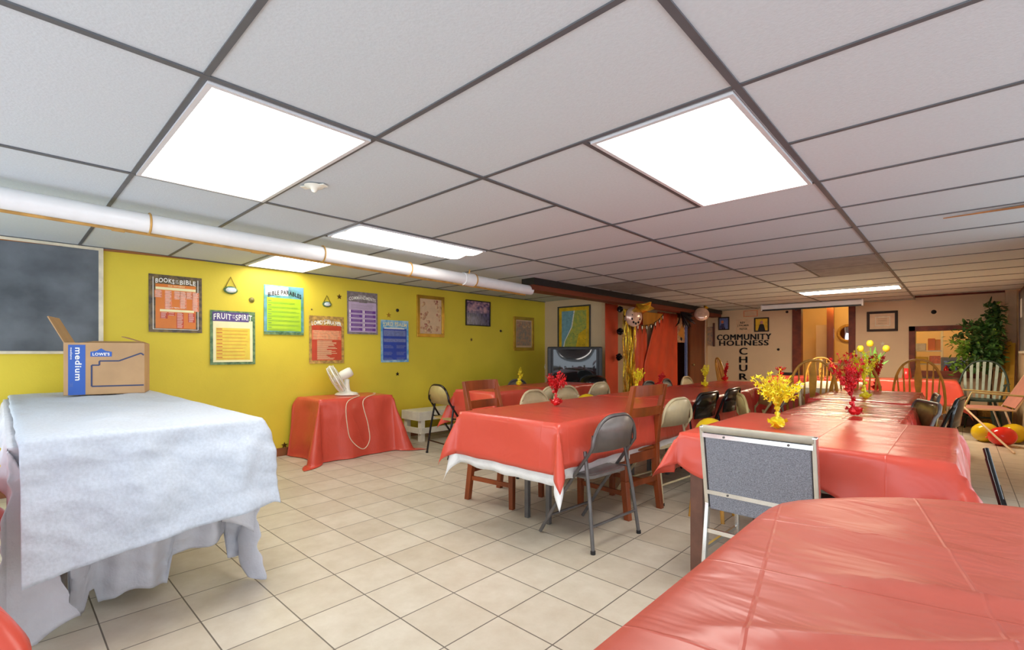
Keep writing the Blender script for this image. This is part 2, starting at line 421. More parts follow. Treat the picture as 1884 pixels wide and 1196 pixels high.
# ceiling lights
def light(x0, x1, y0, y1, label, m='panel_light', kind='flush', name='ceiling_light'):
    t = thing(name, label, 'ceiling light', ((x0+x1)/2, (y0+y1)/2, CEIL-.007), 0, 'lay-in ceiling light panels')
    hx, hy = (x1-x0)/2, (y1-y0)/2; w = .018
    f = MB(); f.box(-hx, hx, -hy, -hy+w, -.006, .006, 'fixture'); f.box(-hx, hx, hy-w, hy, -.006, .006, 'fixture')
    f.box(-hx, -hx+w, -hy+w, hy-w, -.006, .006, 'fixture'); f.box(hx-w, hx, -hy+w, hy-w, -.006, .006, 'fixture'); f.build('frame', t)
    d = MB()
    if kind == 'flush': d.box(-hx+w, hx-w, -hy+w, hy-w, -.002, .004, m)
    else:
        n = 16; a, b = (-hx+w, hx-w), (-hy+w, hy-w); pr = []
        for i in range(n+1):
            q = i/n; pr.append((a[0]+(a[1]-a[0])*q, -.004-.016*abs(sin(2*pi*q))))
        pr += [(a[1], .004), (a[0], .004)]
        d.prism(pr[::-1], b[0], b[1], m, ax='y')
    d.build('diffuser', t); return t
light(-2.96, -1.78, .46, 1.05, 'large square-looking lit ceiling panel nearest the camera on the left')
light(-1.13, -.56, 1.69, 2.88, 'lit ceiling panel nearest the camera on the right, above the red tables')
light(-3.48, -3.0, 1.69, 2.88, 'long lit ceiling panel beside the white overhead pipe', 'panel_dim', 'wrap')
light(-5.24, -4.44, 1.69, 2.27, 'lit ceiling panel against the yellow wall behind the pipe')
light(-1.74, -.57, 7.98, 8.42, 'distant lit strip panel near the far wall', 'panel_far')
# lamp in the back room
t = thing('ceiling_lamp', 'warm lamp on the ceiling of the back room beyond the serving window', 'ceiling light', (-.6, 11.5, 2.2))
MB().lathe([(.12, -.01), (.12, 0)], 'white_plastic', 20).build('base', t)
MB().lathe([(.001, -.12), (.1, -.1), (.17, -.05), (.18, -.01)], 'lamp_warm', 24).build('lamp_shade', t)
t2 = dup(t, (-1.9, 11.7, 2.2), 0, 'warm lamp on the back room ceiling just inside the doorway')

# overhead white drain pipe with a thin conduit
def pipe_pt(y): return Vector((-3.55-.2*y/4.26, y, 1.885-.04*y/4.26+(.0)))
t = thing('drain_pipe', 'long white overhead drain pipe running below the ceiling along the yellow wall', 'pipe', (0, 0, 0))
MB().tube([pipe_pt(y) for y in (-1.5, 0, 1.5, 3, 4.34)], .056, 'pvc', 20).build('pipe', t)
for y in (.62, 1.72, 2.55):
    p = pipe_pt(y); MB().tube([p+Vector((.060*cos(a), 0, .060*sin(a))) for a in [2*pi*k/20 for k in range(20)]], .006, 'brass_pipe', 6, closed=True).build('pipe_strap', t)
p = pipe_pt(3.3); MB().tube([p+Vector((0, -.07, 0)), p+Vector((0, .07, 0))], .066, 'pvc', 20).tube([p, p+Vector((.05, -.02, .09))], .008, 'brass_pipe', 8).tube([p+Vector((0, .07, 0)), p+Vector((0, .085, 0))], .069, 'brass_pipe', 20).build('coupling', t)
MB().tube([pipe_pt(3.3)+Vector((0, -.02, -.06)), pipe_pt(3.0)+Vector((-.14, -.2, -.04))], .008, 'brass_pipe').build('pipe_strap', t)
t = thing('conduit', 'thin brown copper conduit slung under the white overhead pipe', 'pipe', (0, 0, 0))
MB().tube([pipe_pt(y)+Vector((-.055, 0, -.050)) for y in (-1.5, 0, 2, 4.30)], .013, 'brass_pipe', 10).build('tube', t)
for y in (.48, 1.25): MB().tube([pipe_pt(y-.03)+Vector((-.055, 0, -.05)), pipe_pt(y+.03)+Vector((-.055, 0, -.05))], .018, 'brass_pipe', 10).build('coupling', t)
# smoke detector-like sprinkler
o = MB().lathe([(.001, -.035), (.012, -.03), (.02, -.012), (.045, -.006), (.05, 0)], 'white_plastic', 16).box(-.07, .07, -.02, .02, -.006, 0, 'white_plastic')
q = onZ(578, 340, CEIL); o.build('sprinkler', loc=(q.x, q.y, CEIL-.006), rot=(0, 0, .5), label='small white bracket fixed to the ceiling beside the near left light', cat='ceiling fitting')
# ================================================================== ON THE YELLOW WALL
def wall_box(q, x=WX):
    a = onX(q[0], q[1], x); b = onX(q[2], q[3], x); return a.y, b.y, b.z, a.z
def rectf(m, x0, x1, z0, z1, y, mt): m.box(x0, x1, y-.0006, y, z0, z1, mt)
# chalkboard
t = thing('chalkboard', 'large smudged grey chalkboard in a cream frame on the yellow wall', 'chalkboard', (WX, -.6, 1.09), D90)
MB().box(0, 1.17, -.012, 0, .02, .865, 'chalk').build('board', t)
MB().box(-.02, 1.20, -.022, 0, 0, .022, 'chalk_frame').box(-.02, 1.20, -.022, 0, .865, .887, 'chalk_frame').box(1.17, 1.20, -.024, 0, .022, .865, 'chalk_frame').box(-.02, 0, -.024, 0, .022, .865, 'chalk_frame').build('frame', t)

def poster(q, label, fn, dz=0):
    y0, y1, z0, z1 = wall_box(q); w, h = y1-y0, z1-z0
    m = MB(); fn(m, w, h)
    # the sheet hangs slightly away from the wall at its foot
    m.v = [(x, y-.003-.007*(1-z/h), z) for x, y, z in m.v]
    return m.build('poster', loc=(WX+.001, y0, z0), rot=(0, 0, D90), label=label, cat='poster')
def lines(m, x0, x1, z1, z0, n, y, mt, th=.0035, rag=.3):
    for i in range(n):
        z = z1-(z1-z0)*i/max(1, n-1); m.box(x0, x1-(x1-x0)*random.uniform(0, rag), y-.0005, y, z-th/2, z+th/2, mt)
def slabs(m, w, h, mt, n=10):
    for i in range(n): m.box(w*i/n, w*(i+1)/n, -.0012, 0, 0, h, mt)
def p_books(m, w, h):
    slabs(m, w, h, 'dark_border')
    b = .05; rectf(m, b, w-b, b*.7, h*.84, -.0014, 'orange_paper')
    for a in ((b*.6, b*.7), (w-b*.7, w-b*.6)): rectf(m, a[0], a[1], b*.5, h-b*.5, -.0014, 'paper')
    rectf(m, b*.6, w-b*.6, b*.5, b*.5+.004, -.0014, 'paper')
    m.text('BOOKS', .05, w*.47, h*.845, h*.925, -.0022, 'paper', .02, arc=.012)
    m.text('OF', w*.49, w*.54, h*.90, h*.925, -.0022, 'paper', .01); m.text('THE', w*.485, w*.55, h*.865, h*.887, -.0022, 'paper', .01)
    m.text('BIBLE', w*.57, w-.05, h*.845, h*.925, -.0022, 'paper', .02, arc=.008)
    m.text('OLD TESTAMENT', w*.35, w*.67, h*.80, h*.825, -.0022, 'pale_paper', .01)
    rectf(m, b, w-b, h*.74, h*.785, -.0022, 'pale_paper'); rectf(m, w*.2, w*.84, h*.36, h*.40, -.0022, 'pale_paper')
    m.text('NEW TESTAMENT', w*.36, w*.66, h*.42, h*.445, -.0022, 'paper', .01)
    for x, zt, n in ((.12, .72, 6), (.3, .72, 17), (.47, .72, 7), (.58, .72, 16), (.7, .72, 6), (.82, .72, 18)): 
        rectf(m, w*x-.006, w*x+.05, h*(zt-.018*n)-.006, h*zt+.004, -.0018, 'salmon_paper'); lines(m, w*x, w*x+.045, h*zt, h*(zt-.018*n), n, -.0024, 'paper', .0028)
    for x, zt, n in ((.22, .34, 5), (.36, .34, 2), (.52, .34, 14), (.74, .34, 8)):
        rectf(m, w*x-.006, w*x+.05, h*(zt-.018*n)-.006, h*zt+.004, -.0018, 'rust_paper'); lines(m, w*x, w*x+.045, h*zt, h*(zt-.018*n), n, -.0024, 'paper', .0028)
poster((273, 503, 371, 613), 'orange poster headed BOOKS OF THE BIBLE on the yellow wall', p_books)
def p_fruit(m, w, h):
    slabs(m, w, h, 'green_border'); rectf(m, .025, w-.025, .025, h*.82, -.0014, 'pale_paper'); rectf(m, .02, w-.06, h*.80, h-.015, -.0016, 'purple_paper')
    rectf(m, .05, w-.05, .045, h*.68, -.002, 'lemon_paper')
    m.text('FRUIT', .03, w*.46, h*.82, h*.93, -.0026, 'paper', .02, arc=.012); m.text('OF', w*.48, w*.53, h*.90, h*.93, -.0026, 'paper', .01)
    m.text('THE', w*.475, w*.54, h*.86, h*.885, -.0026, 'paper', .01); m.text('SPIRIT', w*.55, w-.03, h*.82, h*.93, -.0026, 'paper', .02, arc=.008)
    for i in range(9):
        z = h*(.65-.065*i); m.box(.055, .055+.05, -.003, -.0025, z, z+.007, 'rust_paper'); lines(m, .055, w-.06, z-.008, z-.014, 2, -.0028, 'orange_paper', .0022, .2)
poster((386, 570, 469, 670), 'yellow poster headed FRUIT OF THE SPIRIT with a purple and green border', p_fruit)
def p_fig(m, w, h):
    slabs(m, w, h, 'sky_paper'); rectf(m, .015, w*.6, h*.8, h-.01, -.0014, 'paper'); rectf(m, .03, w-.03, .04, h*.75, -.0016, 'lime')
    rectf(m, .0, w, 0, .03, -.0016, 'green_border')
    m.text('FAVORITE', w*.38, w*.68, h*.89, h*.92, -.0042, 'purple_paper', .01, arc=.006); m.text('BIBLE PARABLES', .040, w-.026, h*.755, h*.845, -.0042, 'ink', .03, arc=.035)
    for i in range(7):
        z = h*(.68-.09*i); m.box(.04, .075, -.003, -.0025, z, z+.006, 'green_border'); lines(m, .04, w-.04, z-.012, z-.026, 3, -.0028, 'leaf_light', .0022, .2)
poster((485, 523, 558, 617), 'bright lime poster headed BIBLE PARABLES with a pale blue top', p_fig)
def p_lord(m, w, h):
    slabs(m, w, h, 'foliage_border'); rectf(m, .03, w-.03, .035, h*.80, -.0014, 'rust_paper'); rectf(m, .035, w-.035, h*.5, h*.70, -.0018, 'salmon_paper')
    for x in (.25, .5, .82): m.prism([(w*x-.035, h*.84), (w*x+.035, h*.84), (w*x+.02, h*.90)], -.0018, -.0014, 'pale_paper')
    m.text('THE', w*.42, w*.58, h*.90, h*.93, -.0026, 'paper', .01); m.text("LORD'S PRAYER", .03, w-.03, h*.79, h*.88, -.0026, 'paper', .02, arc=.018)
    lines(m, .05, w-.05, h*.68, h*.52, 6, -.0024, 'pale_paper', .003, .1); lines(m, w*.22, w*.8, h*.48, h*.09, 20, -.0024, 'pale_paper', .0035, .55)
poster((568, 580, 632, 668), "rust red poster headed LORD'S PRAYER behind the white fan", p_lord)
def p_comm(m, w, h):
    slabs(m, w, h, 'grey_border'); rectf(m, .02, w-.02, .025, h*.76, -.0014, 'lilac_paper')
    m.text('THE TEN', w*.36, w*.6, h*.90, h*.925, -.0026, 'paper', .01); m.text('COMMANDMENTS', .025, w-.025, h*.78, h*.86, -.0026, 'paper', .02, arc=.022)
    rectf(m, w*.38, w*.64, h*.745, h*.765, -.0022, 'grey_border'); lines(m, .05, w-.05, h*.69, h*.60, 4, -.002, 'grey_border', .003, .1)
    for i in range(5):
        for x, k in ((.08, i+1), (.53, i+6)):
            z = h*(.50-.105*i); rectf(m, w*x+.015, w*(x+.40), z, z+.034, -.002, 'violet_ink'); m.text(str(k), w*x-.004, w*x+.013+(0.006 if k > 9 else 0), z+.002, z+.034, -.0028, 'paper', .03)
            lines(m, w*x+.03, w*(x+.38), z+.026, z+.010, 2, -.0026, 'lilac_paper', .003, .3)
poster((638, 535, 694, 616), 'grey and lilac poster headed COMMANDMENTS with violet numbered boxes', p_comm)
def p_blue(m, w, h):
    slabs(m, w, h, 'light_blue'); rectf(m, .03, w-.03, .03, h*.80, -.0014, 'blue_paper')
    m.text('23RD PSALM', .03, w-.03, h*.84, h*.93, -.0026, 'pale_paper', .02, arc=.014); rectf(m, .05, w*.84, h*.79, h*.82, -.002, 'paper')
    rectf(m, .04, w-.045, h*.62, h*.76, -.0018, 'slate_blue'); rectf(m, .04, w-.045, h*.48, h*.56, -.0018, 'slate_blue')
    for z in (.40, .24, .10):
        for x in (.1, .55): lines(m, w*x, w*(x+.36), h*z, h*(z-.06), 4, -.002, 'slate_blue', .0048, .3)
poster((700, 588, 751, 666), 'bright blue text poster with a torn white lower edge', p_blue)

def picture(q, label, art, frame='gold_frame', fw=.045, x=WX, rot=D90, plane='x', name='framed_picture', y=FY):
    if plane == 'x': y0, y1, z0, z1 = wall_box(q, x); loc = (x, y0, z0)
    else:
        a = onY(q[0], q[1], y); b = onY(q[2], q[3], y); y0, y1, z0, z1 = a.x, b.x, b.z, a.z; loc = (y0, y, z0)
    w, h = y1-y0, z1-z0
    t = thing(name, label, 'picture', loc, rot)
    m = MB()
    for o_, d, k in ((0, .022, 1), (fw*.55, .014, .45)):
        f = fw*k
        m.box(o_, w-o_, -d, 0, o_, o_+f, frame).box(o_, w-o_, -d, 0, h-o_-f, h-o_, frame).box(o_, o_+f, -d, 0, o_+f, h-o_-f, frame).box(w-o_-f, w-o_, -d, 0, o_+f, h-o_-f, frame)
    m.build('frame', t, bev=.003)
    m = MB(); art(m, fw, w-fw, fw, h-fw); m.build('print', t); return t
def a_floral(m, x0, x1, z0, z1):
    m.box(x0, x1, -.008, 0, z0, z1, 'pale_post')
    for _ in range(70):
        side = random.random(); x = random.uniform(x0+.02, x1-.02); z = random.uniform(z0+.02, z1-.02)
        if abs((x-x0)/(x1-x0)-.5-.15*sin(z*8)) < .2 and z > z0+.1: continue
        m.ball((x, -.009, z), random.uniform(.010, .026), 'floral', 7, 4, (1, .08, 1))
def a_sunset(m, x0, x1, z0, z1):
    zm = z0+(z1-z0)*.5; m.box(x0, x1, -.008, 0, zm, z1, 'sunset').box(x0, x1, -.008, 0, z0, zm, 'forest')
    for i in range(24):
        x = x0+(x1-x0)*i/23*.96+.004; hh = random.uniform(.03, .09); m.prism([(x-.01, zm-.05), (x+.012, zm-.05), (x+.001, zm+hh-.03)], -.0095, -.008, 'forest')
def a_greyfl(m, x0, x1, z0, z1):
    m.box(x0, x1, -.008, 0, z0, z1, 'pale_post').box(x0+.02, x1-.02, -.0085, 0, z0+.03, z1-.02, 'floral_grey')
    for _ in range(26): m.ball((random.uniform(x0+.04, x1-.04), -.009, random.uniform(z1-.12, z1-.04)), .014, 'floral', 6, 4, (1, .08, 1))
picture((766, 542, 816, 621), 'gold-framed floral picture, tallest frame on the yellow wall', a_floral)
picture((856, 551, 901, 601), 'small thin-framed picture of a purple lake and dark trees', a_sunset, 'black', .014)
picture((944, 582, 981, 645), 'gold-framed picture of a flower vase near the corner of the yellow wall', a_greyfl, fw=.05)
def oval_sign(u, v, w, top, label):
    p = onX(u, v, WX); t = thing('wall_plaque', label, 'plaque', (WX+.002, p.y, p.z), D90)
    MB().lathe([(w/2, 0), (w/2, .012), (w/2-.012, .016), (.001, .016)], 'green_border', 28, Matrix.Rotation(pi/2, 4, 'X') @ Matrix.Diagonal((1, .62, 1, 1))).build('board', t)
    m = MB().lathe([(w/2-.016, 0), (w/2-.016, .0175), (.001, .0175)], 'paper', 28, Matrix.Rotation(pi/2, 4, 'X') @ Matrix.Diagonal((1, .55, 1, 1)))
    for i in range(3): m.box(-w*.25, w*.25, -.0185, -.0176, .02-.014*i, .024-.014*i, 'light_blue')
    m.build('plaque_face', t)
    MB().tube([(-w*.38, -.008, w*.2), (0, -.004, top), (w*.38, -.008, w*.2)], .0035, 'star_brown', 6).build('string', t)
oval_sign(424, 534, .125, .13, 'oval hanging plaque between the orange poster and the lime poster')
oval_sign(601, 560, .105, .10, 'oval hanging plaque above the rust red poster')
def star_pts(r, n=5, k=.42, a0=pi/2): return [((r if i % 2 == 0 else r*k)*cos(a0+pi*i/n), (r if i % 2 == 0 else r*k)*sin(a0+pi*i/n)) for i in range(2*n)]
def star(u, v, r, mt, label, a0=pi/2):
    p = onX(u, v, WX); mb = MB(); mb.prism(star_pts(r, a0=a0), -.006, 0, mt)
    mb.build('star_cutout', loc=(WX+.001, p.y, p.z), rot=(0, 0, D90), label=label, cat='decoration', group='foil stars on the yellow wall')
star(624, 546, .032, 'star_brown', 'dark star cutout beside the upper oval plaque')
star(715, 580, .034, 'gold_frame', 'gold star cutout just above the blue poster')
star(731, 688, .028, 'star_black', 'dark red-black star on the wall above the white bench')
star(523, 819, .034, 'star_brown', 'bronze star low on the wall above the baseboard')
star(867, 625, .026, 'star_brown', 'bent bronze star below the purple lake picture', .6)
def dot(u, v, r, mt, label, x=WX, plane='x'):
    if plane == 'x': p = onX(u, v, x); rot = (0, D90, 0); loc = (x+.001, p.y, p.z)
    else: p = onY(u, v, FY); rot = (D90, 0, 0); loc = (p.x, FY-.001, p.z)
    MB().lathe([(r, 0), (r*.9, .008), (.001, .014)], mt, 16).build('dot_cutout', loc=loc, rot=rot, label=label, cat='decoration', group='round foil dots on the walls')
dot(463, 552, .028, 'olive_dot', 'round olive foil dot right of the oval plaque with the string')
dot(731, 571, .022, 'star_black', 'black dot to the upper right of the blue poster')
dot(921, 609, .020, 'star_black', 'black dot on the wall between the lake picture and the gold frame')
dot(573, 569, .009, 'olive_dot', 'tiny olive dot above the rust red poster')
# ================================================================== MAP WALL
def a_map(m, x0, x1, z0, z1):
    w, h = x1-x0, z1-z0; m.box(x0, x1, -.006, 0, z0, z1, 'map_gold')
    a, b, c, d = x0+.06, x1-.06, z0+.06, z1-.06; m.box(a, b, -.008, 0, c, d, 'map_sea')
    m.prism([(a+.02, c), (b, c), (b, d), (a+.30*(b-a)+.10, d), (a+.30*(b-a)+.05, c+.6*(d-c)), (a+.12*(b-a), c+.25*(d-c))], -.0095, -.008, 'map_land')
    m.prism([(a+.55*(b-a), c), (b, c), (b, c+.55*(d-c)), (a+.7*(b-a), c+.42*(d-c)), (a+.62*(b-a), c+.2*(d-c))], -.011, -.0095, 'map_gold')
    m.prism([(a+.01, c), (a+.12*(b-a), c+.25*(d-c)), (a+.30*(b-a)+.05, c+.6*(d-c)), (a+.30*(b-a)+.10, d), (a+.30*(b-a)+.12, d), (a+.30*(b-a)+.07, c+.6*(d-c)), (a+.15*(b-a), c+.25*(d-c)), (a+.04, c)], -.0115, -.0095, 'paper')
    for _ in range(30):
        x = random.uniform(a+.2*(b-a), b-.02); z = random.uniform(c+.02, d-.02); m.box(x, x+.02, -.0125, -.0095, z, z+.004, 'ink')
picture((1027, 565, 1087, 655), 'large framed map of a coastline in a wide yellow mat above the television', a_map, 'tv_body', .022, plane='y', rot=0, y=MAPY-.002)
# CRT rear-projection television
tv0, tv1 = onY(1007, 638, 5.95), onY(1107, 720, 5.95)
tx0, tx1 = tv0.x, tv1.x; tz = 1.186; tw = .80
t = thing('television', 'big dark grey boxy television in the corner under the map', 'television', (-4.11-.4*cos(radians(36)), 5.74-.4*sin(radians(36)), 0), radians(36))
MB().box(0, tw, 0, .10, .35, tz, 'tv_body').build('housing', t, bev=.02)
m = MB(); n = 14; vs = []; fs = []
for i in range(n+1):
    for k in range(n+1):
        a, b = i/n*2-1, k/n*2-1; vs.append((tw/2+a*(tw/2-.09), -.006-.03*(1-a*a)*(1-b*b)-.002, (tz+.57)/2+.01+b*((tz-.57)/2-.05)))
for i in range(n):
    for k in range(n): q = i*(n+1)+k; fs.append((q, q+n+1, q+n+2, q+1))
m.add(vs, fs, 'glass_dark', True); m.build('screen', t)
m = MB(); s0, s1, s2, s3 = .07, tw-.07, .60, tz-.04
m.box(s0-.02, s1+.02, -.012, .004, s3, s3+.015, 'black').box(s0-.02, s1+.02, -.012, .004, s2-.015, s2, 'black').box(s0-.02, s0, -.012, .004, s2, s3, 'black').box(s1, s1+.02, -.012, .004, s2, s3, 'black'); m.build('screen_bezel', t)
MB().prism([(0, 0), (0, .35), (-.12, .45), (-.14, .54), (-.05, .57), (.10, .57), (.10, 0)], 0.02, tw-.02, 'tv_body', ax='x').build('control_panel', t, bev=.01)
MB().box(.06, tw-.06, .1, .36, .02, tz-.08, 'black').build('back_housing', t, bev=.02)
MB().lathe([(.19, 0), (.19, .30), (.12, .48), (.17, .60), (.19, .68), (.17, .75), (.10, .79), (.001, .80)], 'black_gloss', 28).build('padded_stool', loc=(-3.62, 5.48, 0), label='black glossy padded stool in front of the television', cat='stool')
MB().box(-.03, .03, -.006, 0, -.045, .045, 'chalk_frame').box(-.008, .008, -.012, -.006, -.015, .015, 'paper').build('wall_switch', loc=tuple(onY(1002, 675, MAPY-.001)), label='cream wall switch in the corner left of the television', cat='switch')
# ================================================================== CLOTH PARTITION
def hanging(name, y0, y1, z0, z1, mt, label, cat, x=PX, folds=6, amp=.012, flare=0, group=None, top=None, bot=None):
    m = MB(); n = 48; k = 16; vs = []; fs = []
    for i in range(n+1):
        q = i/n
        for j in range(k+1):
            r = j/k
            zt = z1 if top is None else top(q); zb = z0 if bot is None else bot(q)
            z = zt+(zb-zt)*r; a = amp*(.35+.65*r)*(sin(q*folds*2*pi+1.3*r)+.4*sin(q*folds*5.1+2*r))
            vs.append((x+.02+a+flare*r, y0+(y1-y0)*q, z))
    for i in range(n):
        for j in range(k): a = i*(k+1)+j; fs.append((a, a+1, a+k+2, a+k+1))
    m.add(vs, fs, mt, True); return m.build(name, label=label, cat=cat, group=group, solid=.003)
ys = {u: onX(u, 600, PX).y for u in (1110, 1135, 1140, 1160, 1180, 1200, 1214, 1240, 1246, 1262, 1266, 1272, 1298)}
hanging('paper_backdrop', ys[1110]+.02, ys[1135], .02, 1.86, 'orange_paint', 'narrow flat orange-red paper panel right of the map wall', 'wall covering', folds=1, amp=.003)
def lo(q): return .02
hanging('red_curtain', ys[1160], ys[1180]+.12, .02, 1.84, 'orange_paint', 'orange-red cloth hung beside the gold foil strips', 'curtain', folds=3, x=PX+.02)
o = hanging('red_curtain', ys[1200]-.42, ys[1240]+.02, .02, 1.83, 'orange_paint', 'wide orange-red cloth gathered to a point under the banner', 'curtain', folds=4, x=PX+.035)
for v in o.data.vertices:      # swept diagonally so the left edge runs down to the left
    q = (v.co.z-.9)/.93; y0 = ys[1200]-.42; yy = (v.co.y-y0)/(ys[1240]+.02-y0)
    sh = max(0, min(1, q))*.52; v.co.y = y0+sh+(ys[1240]+.02-y0-sh)*yy
hanging('gold_swag', ys[1180]-.10, ys[1200]+.25, 1.52, 1.80, 'door_orange', 'mustard cloth swag above the gap in the red curtains', 'curtain', x=PX+.06, bot=lambda q: 1.50+.2*q, folds=2, amp=.006)
# gold foil fringe
m = MB()
for i in range(34):
    y = ys[1140]+(ys[1160]-ys[1140]+.02)*(i/33); x = PX+.07+random.uniform(-.015, .02); w = .012; ph = random.uniform(0, 6); zb = random.uniform(.05, .3)
    pts = [(x+.006*sin(ph+k), y+.012*sin(ph+k*1.3), 1.80-(1.80-zb)*k/10) for k in range(11)]
    vs = []; fs = []
    for p in pts:
        tw_ = ph+p[2]*7; vs += [(p[0]-w*.5*sin(tw_), p[1]-w*.5*cos(tw_), p[2]), (p[0]+w*.5*sin(tw_), p[1]+w*.5*cos(tw_), p[2])]
    for k in range(10): fs.append((2*k, 2*k+1, 2*k+3, 2*k+2))
    m.add(vs, fs, 'foil_gold')
m.build('foil_fringe', label='shimmering gold foil fringe curtain hanging from the beam', cat='fringe curtain', kind='stuff')
def pompon(u, v, r, label):
    p = onX(u, v, PX+.10); mb = MB(); mb.ball((0, 0, 0), r, 'foil_black', 12, 9, jit=.22)
    for _ in range(60):
        d = Vector((random.gauss(0, 1), random.gauss(0, 1), random.gauss(0, 1))).normalized(); mb.tube([d*r*.6, d*r*1.15], .003, 'foil_black', 4, caps=False)
    mb.build('pompon', loc=p, label=label, cat='pompon', group='black pompons on the fringe')
pompon(1141, 610, .05, 'upper black pompon on the gold foil fringe'); pompon(1139, 657, .05, 'lower black pompon on the gold foil fringe')
pompon(1141, 569, .045, 'black tinsel pompon at the very top of the gold fringe')
# banner
t = thing('pennant_banner', 'string of small black pennants with white letters across the red curtain', 'banner', (0, 0, 0))
bp = [(1146, 578), (1158, 590), (1172, 597), (1185, 599), (1199, 596), (1212, 588), (1222, 576)]
P3 = [onX(u, v, PX+.20) for u, v in bp]; MB().tube(P3, .004, 'black', 6).build('string', t)
for i in range(10):
    q = (i+.5)/10*6; k = int(q); a = P3[k].lerp(P3[k+1], q-k); dy = (P3[min(k+1, 6)]-P3[k]).normalized()*.045
    f = MB(); f.add([a-dy, a+dy, a+Vector((.003, 0, -.15))], [(0, 1, 2)], 'foil_black'); c = a+Vector((.004, 0, -.035))
    f.box(c.x, c.x+.002, c.y-.014, c.y+.014, c.z-.030, c.z+.020, 'paper'); f.build('pennant', t)
# balloons at the beam
def foil_star(loc, r, depth, mt, label, rot=(0, 0, 0), k=.55, n=5):
    mb = MB(); o = star_pts(r, n, k); vs = []; N = len(o); rings = [(1, 0), (.85, .42), (.6, .8), (.3, .97), (.001, 1)]
    for s_ in (1, -1):
        base = len(vs); 
        for sc, h in rings:
            for p in o: vs.append((p[0]*sc, s_*depth*h*(1 if True else 1), p[1]*sc))
    fs = []
    for s_ in (0, 1):
        b = s_*N*len(rings)
        for i in range(len(rings)-1):
            for j in range(N):
                f = (b+i*N+j, b+i*N+(j+1) % N, b+(i+1)*N+(j+1) % N, b+(i+1)*N+j); fs.append(f if s_ else f[::-1])
    mb.add(vs, fs, mt, True); return mb.build('foil_balloon', loc=loc, rot=rot, label=label, cat='balloon')
p = onX(1183, 563, -3.52)-Vector((0, 0, .03)); foil_star(p, .19, .05, 'foil_gold', 'gold star foil balloon resting against the beam', (1.15, .15, 1.2), k=.62)
def foil_round(loc, r, mt, label, rot, mark=False):
    mb = MB(); pr = [(r*sin(pi*i/14), .42*r*(-cos(pi*i/14))) for i in range(15)]; pr = [(max(a, .001), b) for a, b in pr]
    mb.lathe(pr, mt, 28)
    if mark:
        for i in range(9):
            a = 2*pi*i/9; mb.ball((r*.55*cos(a)+.02, r*.45*sin(a), .40*r*.86), r*.14, 'foil_black', 6, 4, (1, 1, .25))
    else:
        mb.tube([(0, r, 0), (0, r*1.2, 0)], [.02, .05], 'foil_gold', 8)
    return mb.build('foil_balloon', loc=loc, rot=rot, label=label, cat='balloon')
p = onX(1166, 583, -3.68); foil_round(p, .155, 'balloon_rose', 'round pale pink foil balloon with black star marks under the gold star', (0, D90, -.4), True)
p = onX(1291, 574, -3.55)-Vector((0, 0, .04)); foil_round(p, .135, 'balloon_rose', 'round pale foil balloon at the far end of the beam', (1.2, .5, .3))
p = onX(1258, 583, -3.7); mb = MB()
for i in range(46):
    d = Vector((random.uniform(-.2, .4), random.uniform(-.2, 1.4), random.uniform(-.9, .3))).normalized()*random.uniform(.12, .26); mb.tube([(0, -.12, .08), d*.6, d], [.006, .018, .002], 'foil_black', 5, caps=False)
mb.build('tinsel_burst', loc=p, label='black tinsel burst hanging from the beam near the dark opening', cat='decoration')
MB().tube([onX(1298, 585, -3.6), onX(1297, 640, -3.62), onX(1298, 720, -3.6)], .003, 'paper', 5).build('balloon_ribbon', label='thin white ribbon hanging from the pale balloon at the end of the beam', cat='ribbon')
MB().tube([onX(1172, 602, -3.62), onX(1167, 640, -3.62), onX(1160, 665, -3.62)], .003, 'balloon_rose', 5).build('balloon_ribbon', label='thin pink ribbon hanging below the pink balloon', cat='ribbon')
# cupboard opening with hanging picture, door
MB().box(PX-.9, PX-.02, ys[1246]-.04, ys[1246], 0, CEIL, 'door_brown').box(PX-.5, PX-.45, ys[1246], FY, 0, CEIL, 'door_brown').build('closet_lining', kind='structure').name = 'trim_9'
y0, y1 = ys[1246]+.03, ys[1262]+.02
m = MB().box(PX-.03, PX-.022, y0, y1, 1.30, 1.78, 'floral'); m.prism([(y0+.05, 1.45), (y1-.04, 1.35), (y1-.1, 1.7)], PX-.022, PX-.018, 'door_orange', ax='x').ball((PX-.018, (y0+y1)/2, 1.37), .035, 'ink', 8, 5, (.1, 1.3, 1))
m.build('hanging_poster', label='orange and tan poster hung in the dark doorway opening', cat='poster')
MB().box(PX-.03, PX+.01, ys[1262], ys[1262]+.05, 0, 1.84, 'slate_blue').build('folding_track', label='slim bluish vertical post beside the brown door', cat='post')
t = thing('brown_door', 'dark brown wooden door standing between the closet opening and the far wall', 'door', (PX, 0, 0))
MB().box(-.04, 0, ys[1272]-.06, 10.37, .01, 1.84, 'door_brown').build('door_panel', t)
MB().ball((.04, ys[1272]+.02, .85), .028, 'gold_metal').tube([(0, ys[1272]+.02, .85), (.04, ys[1272]+.02, .85)], .01, 'gold_metal').build('knob', t)
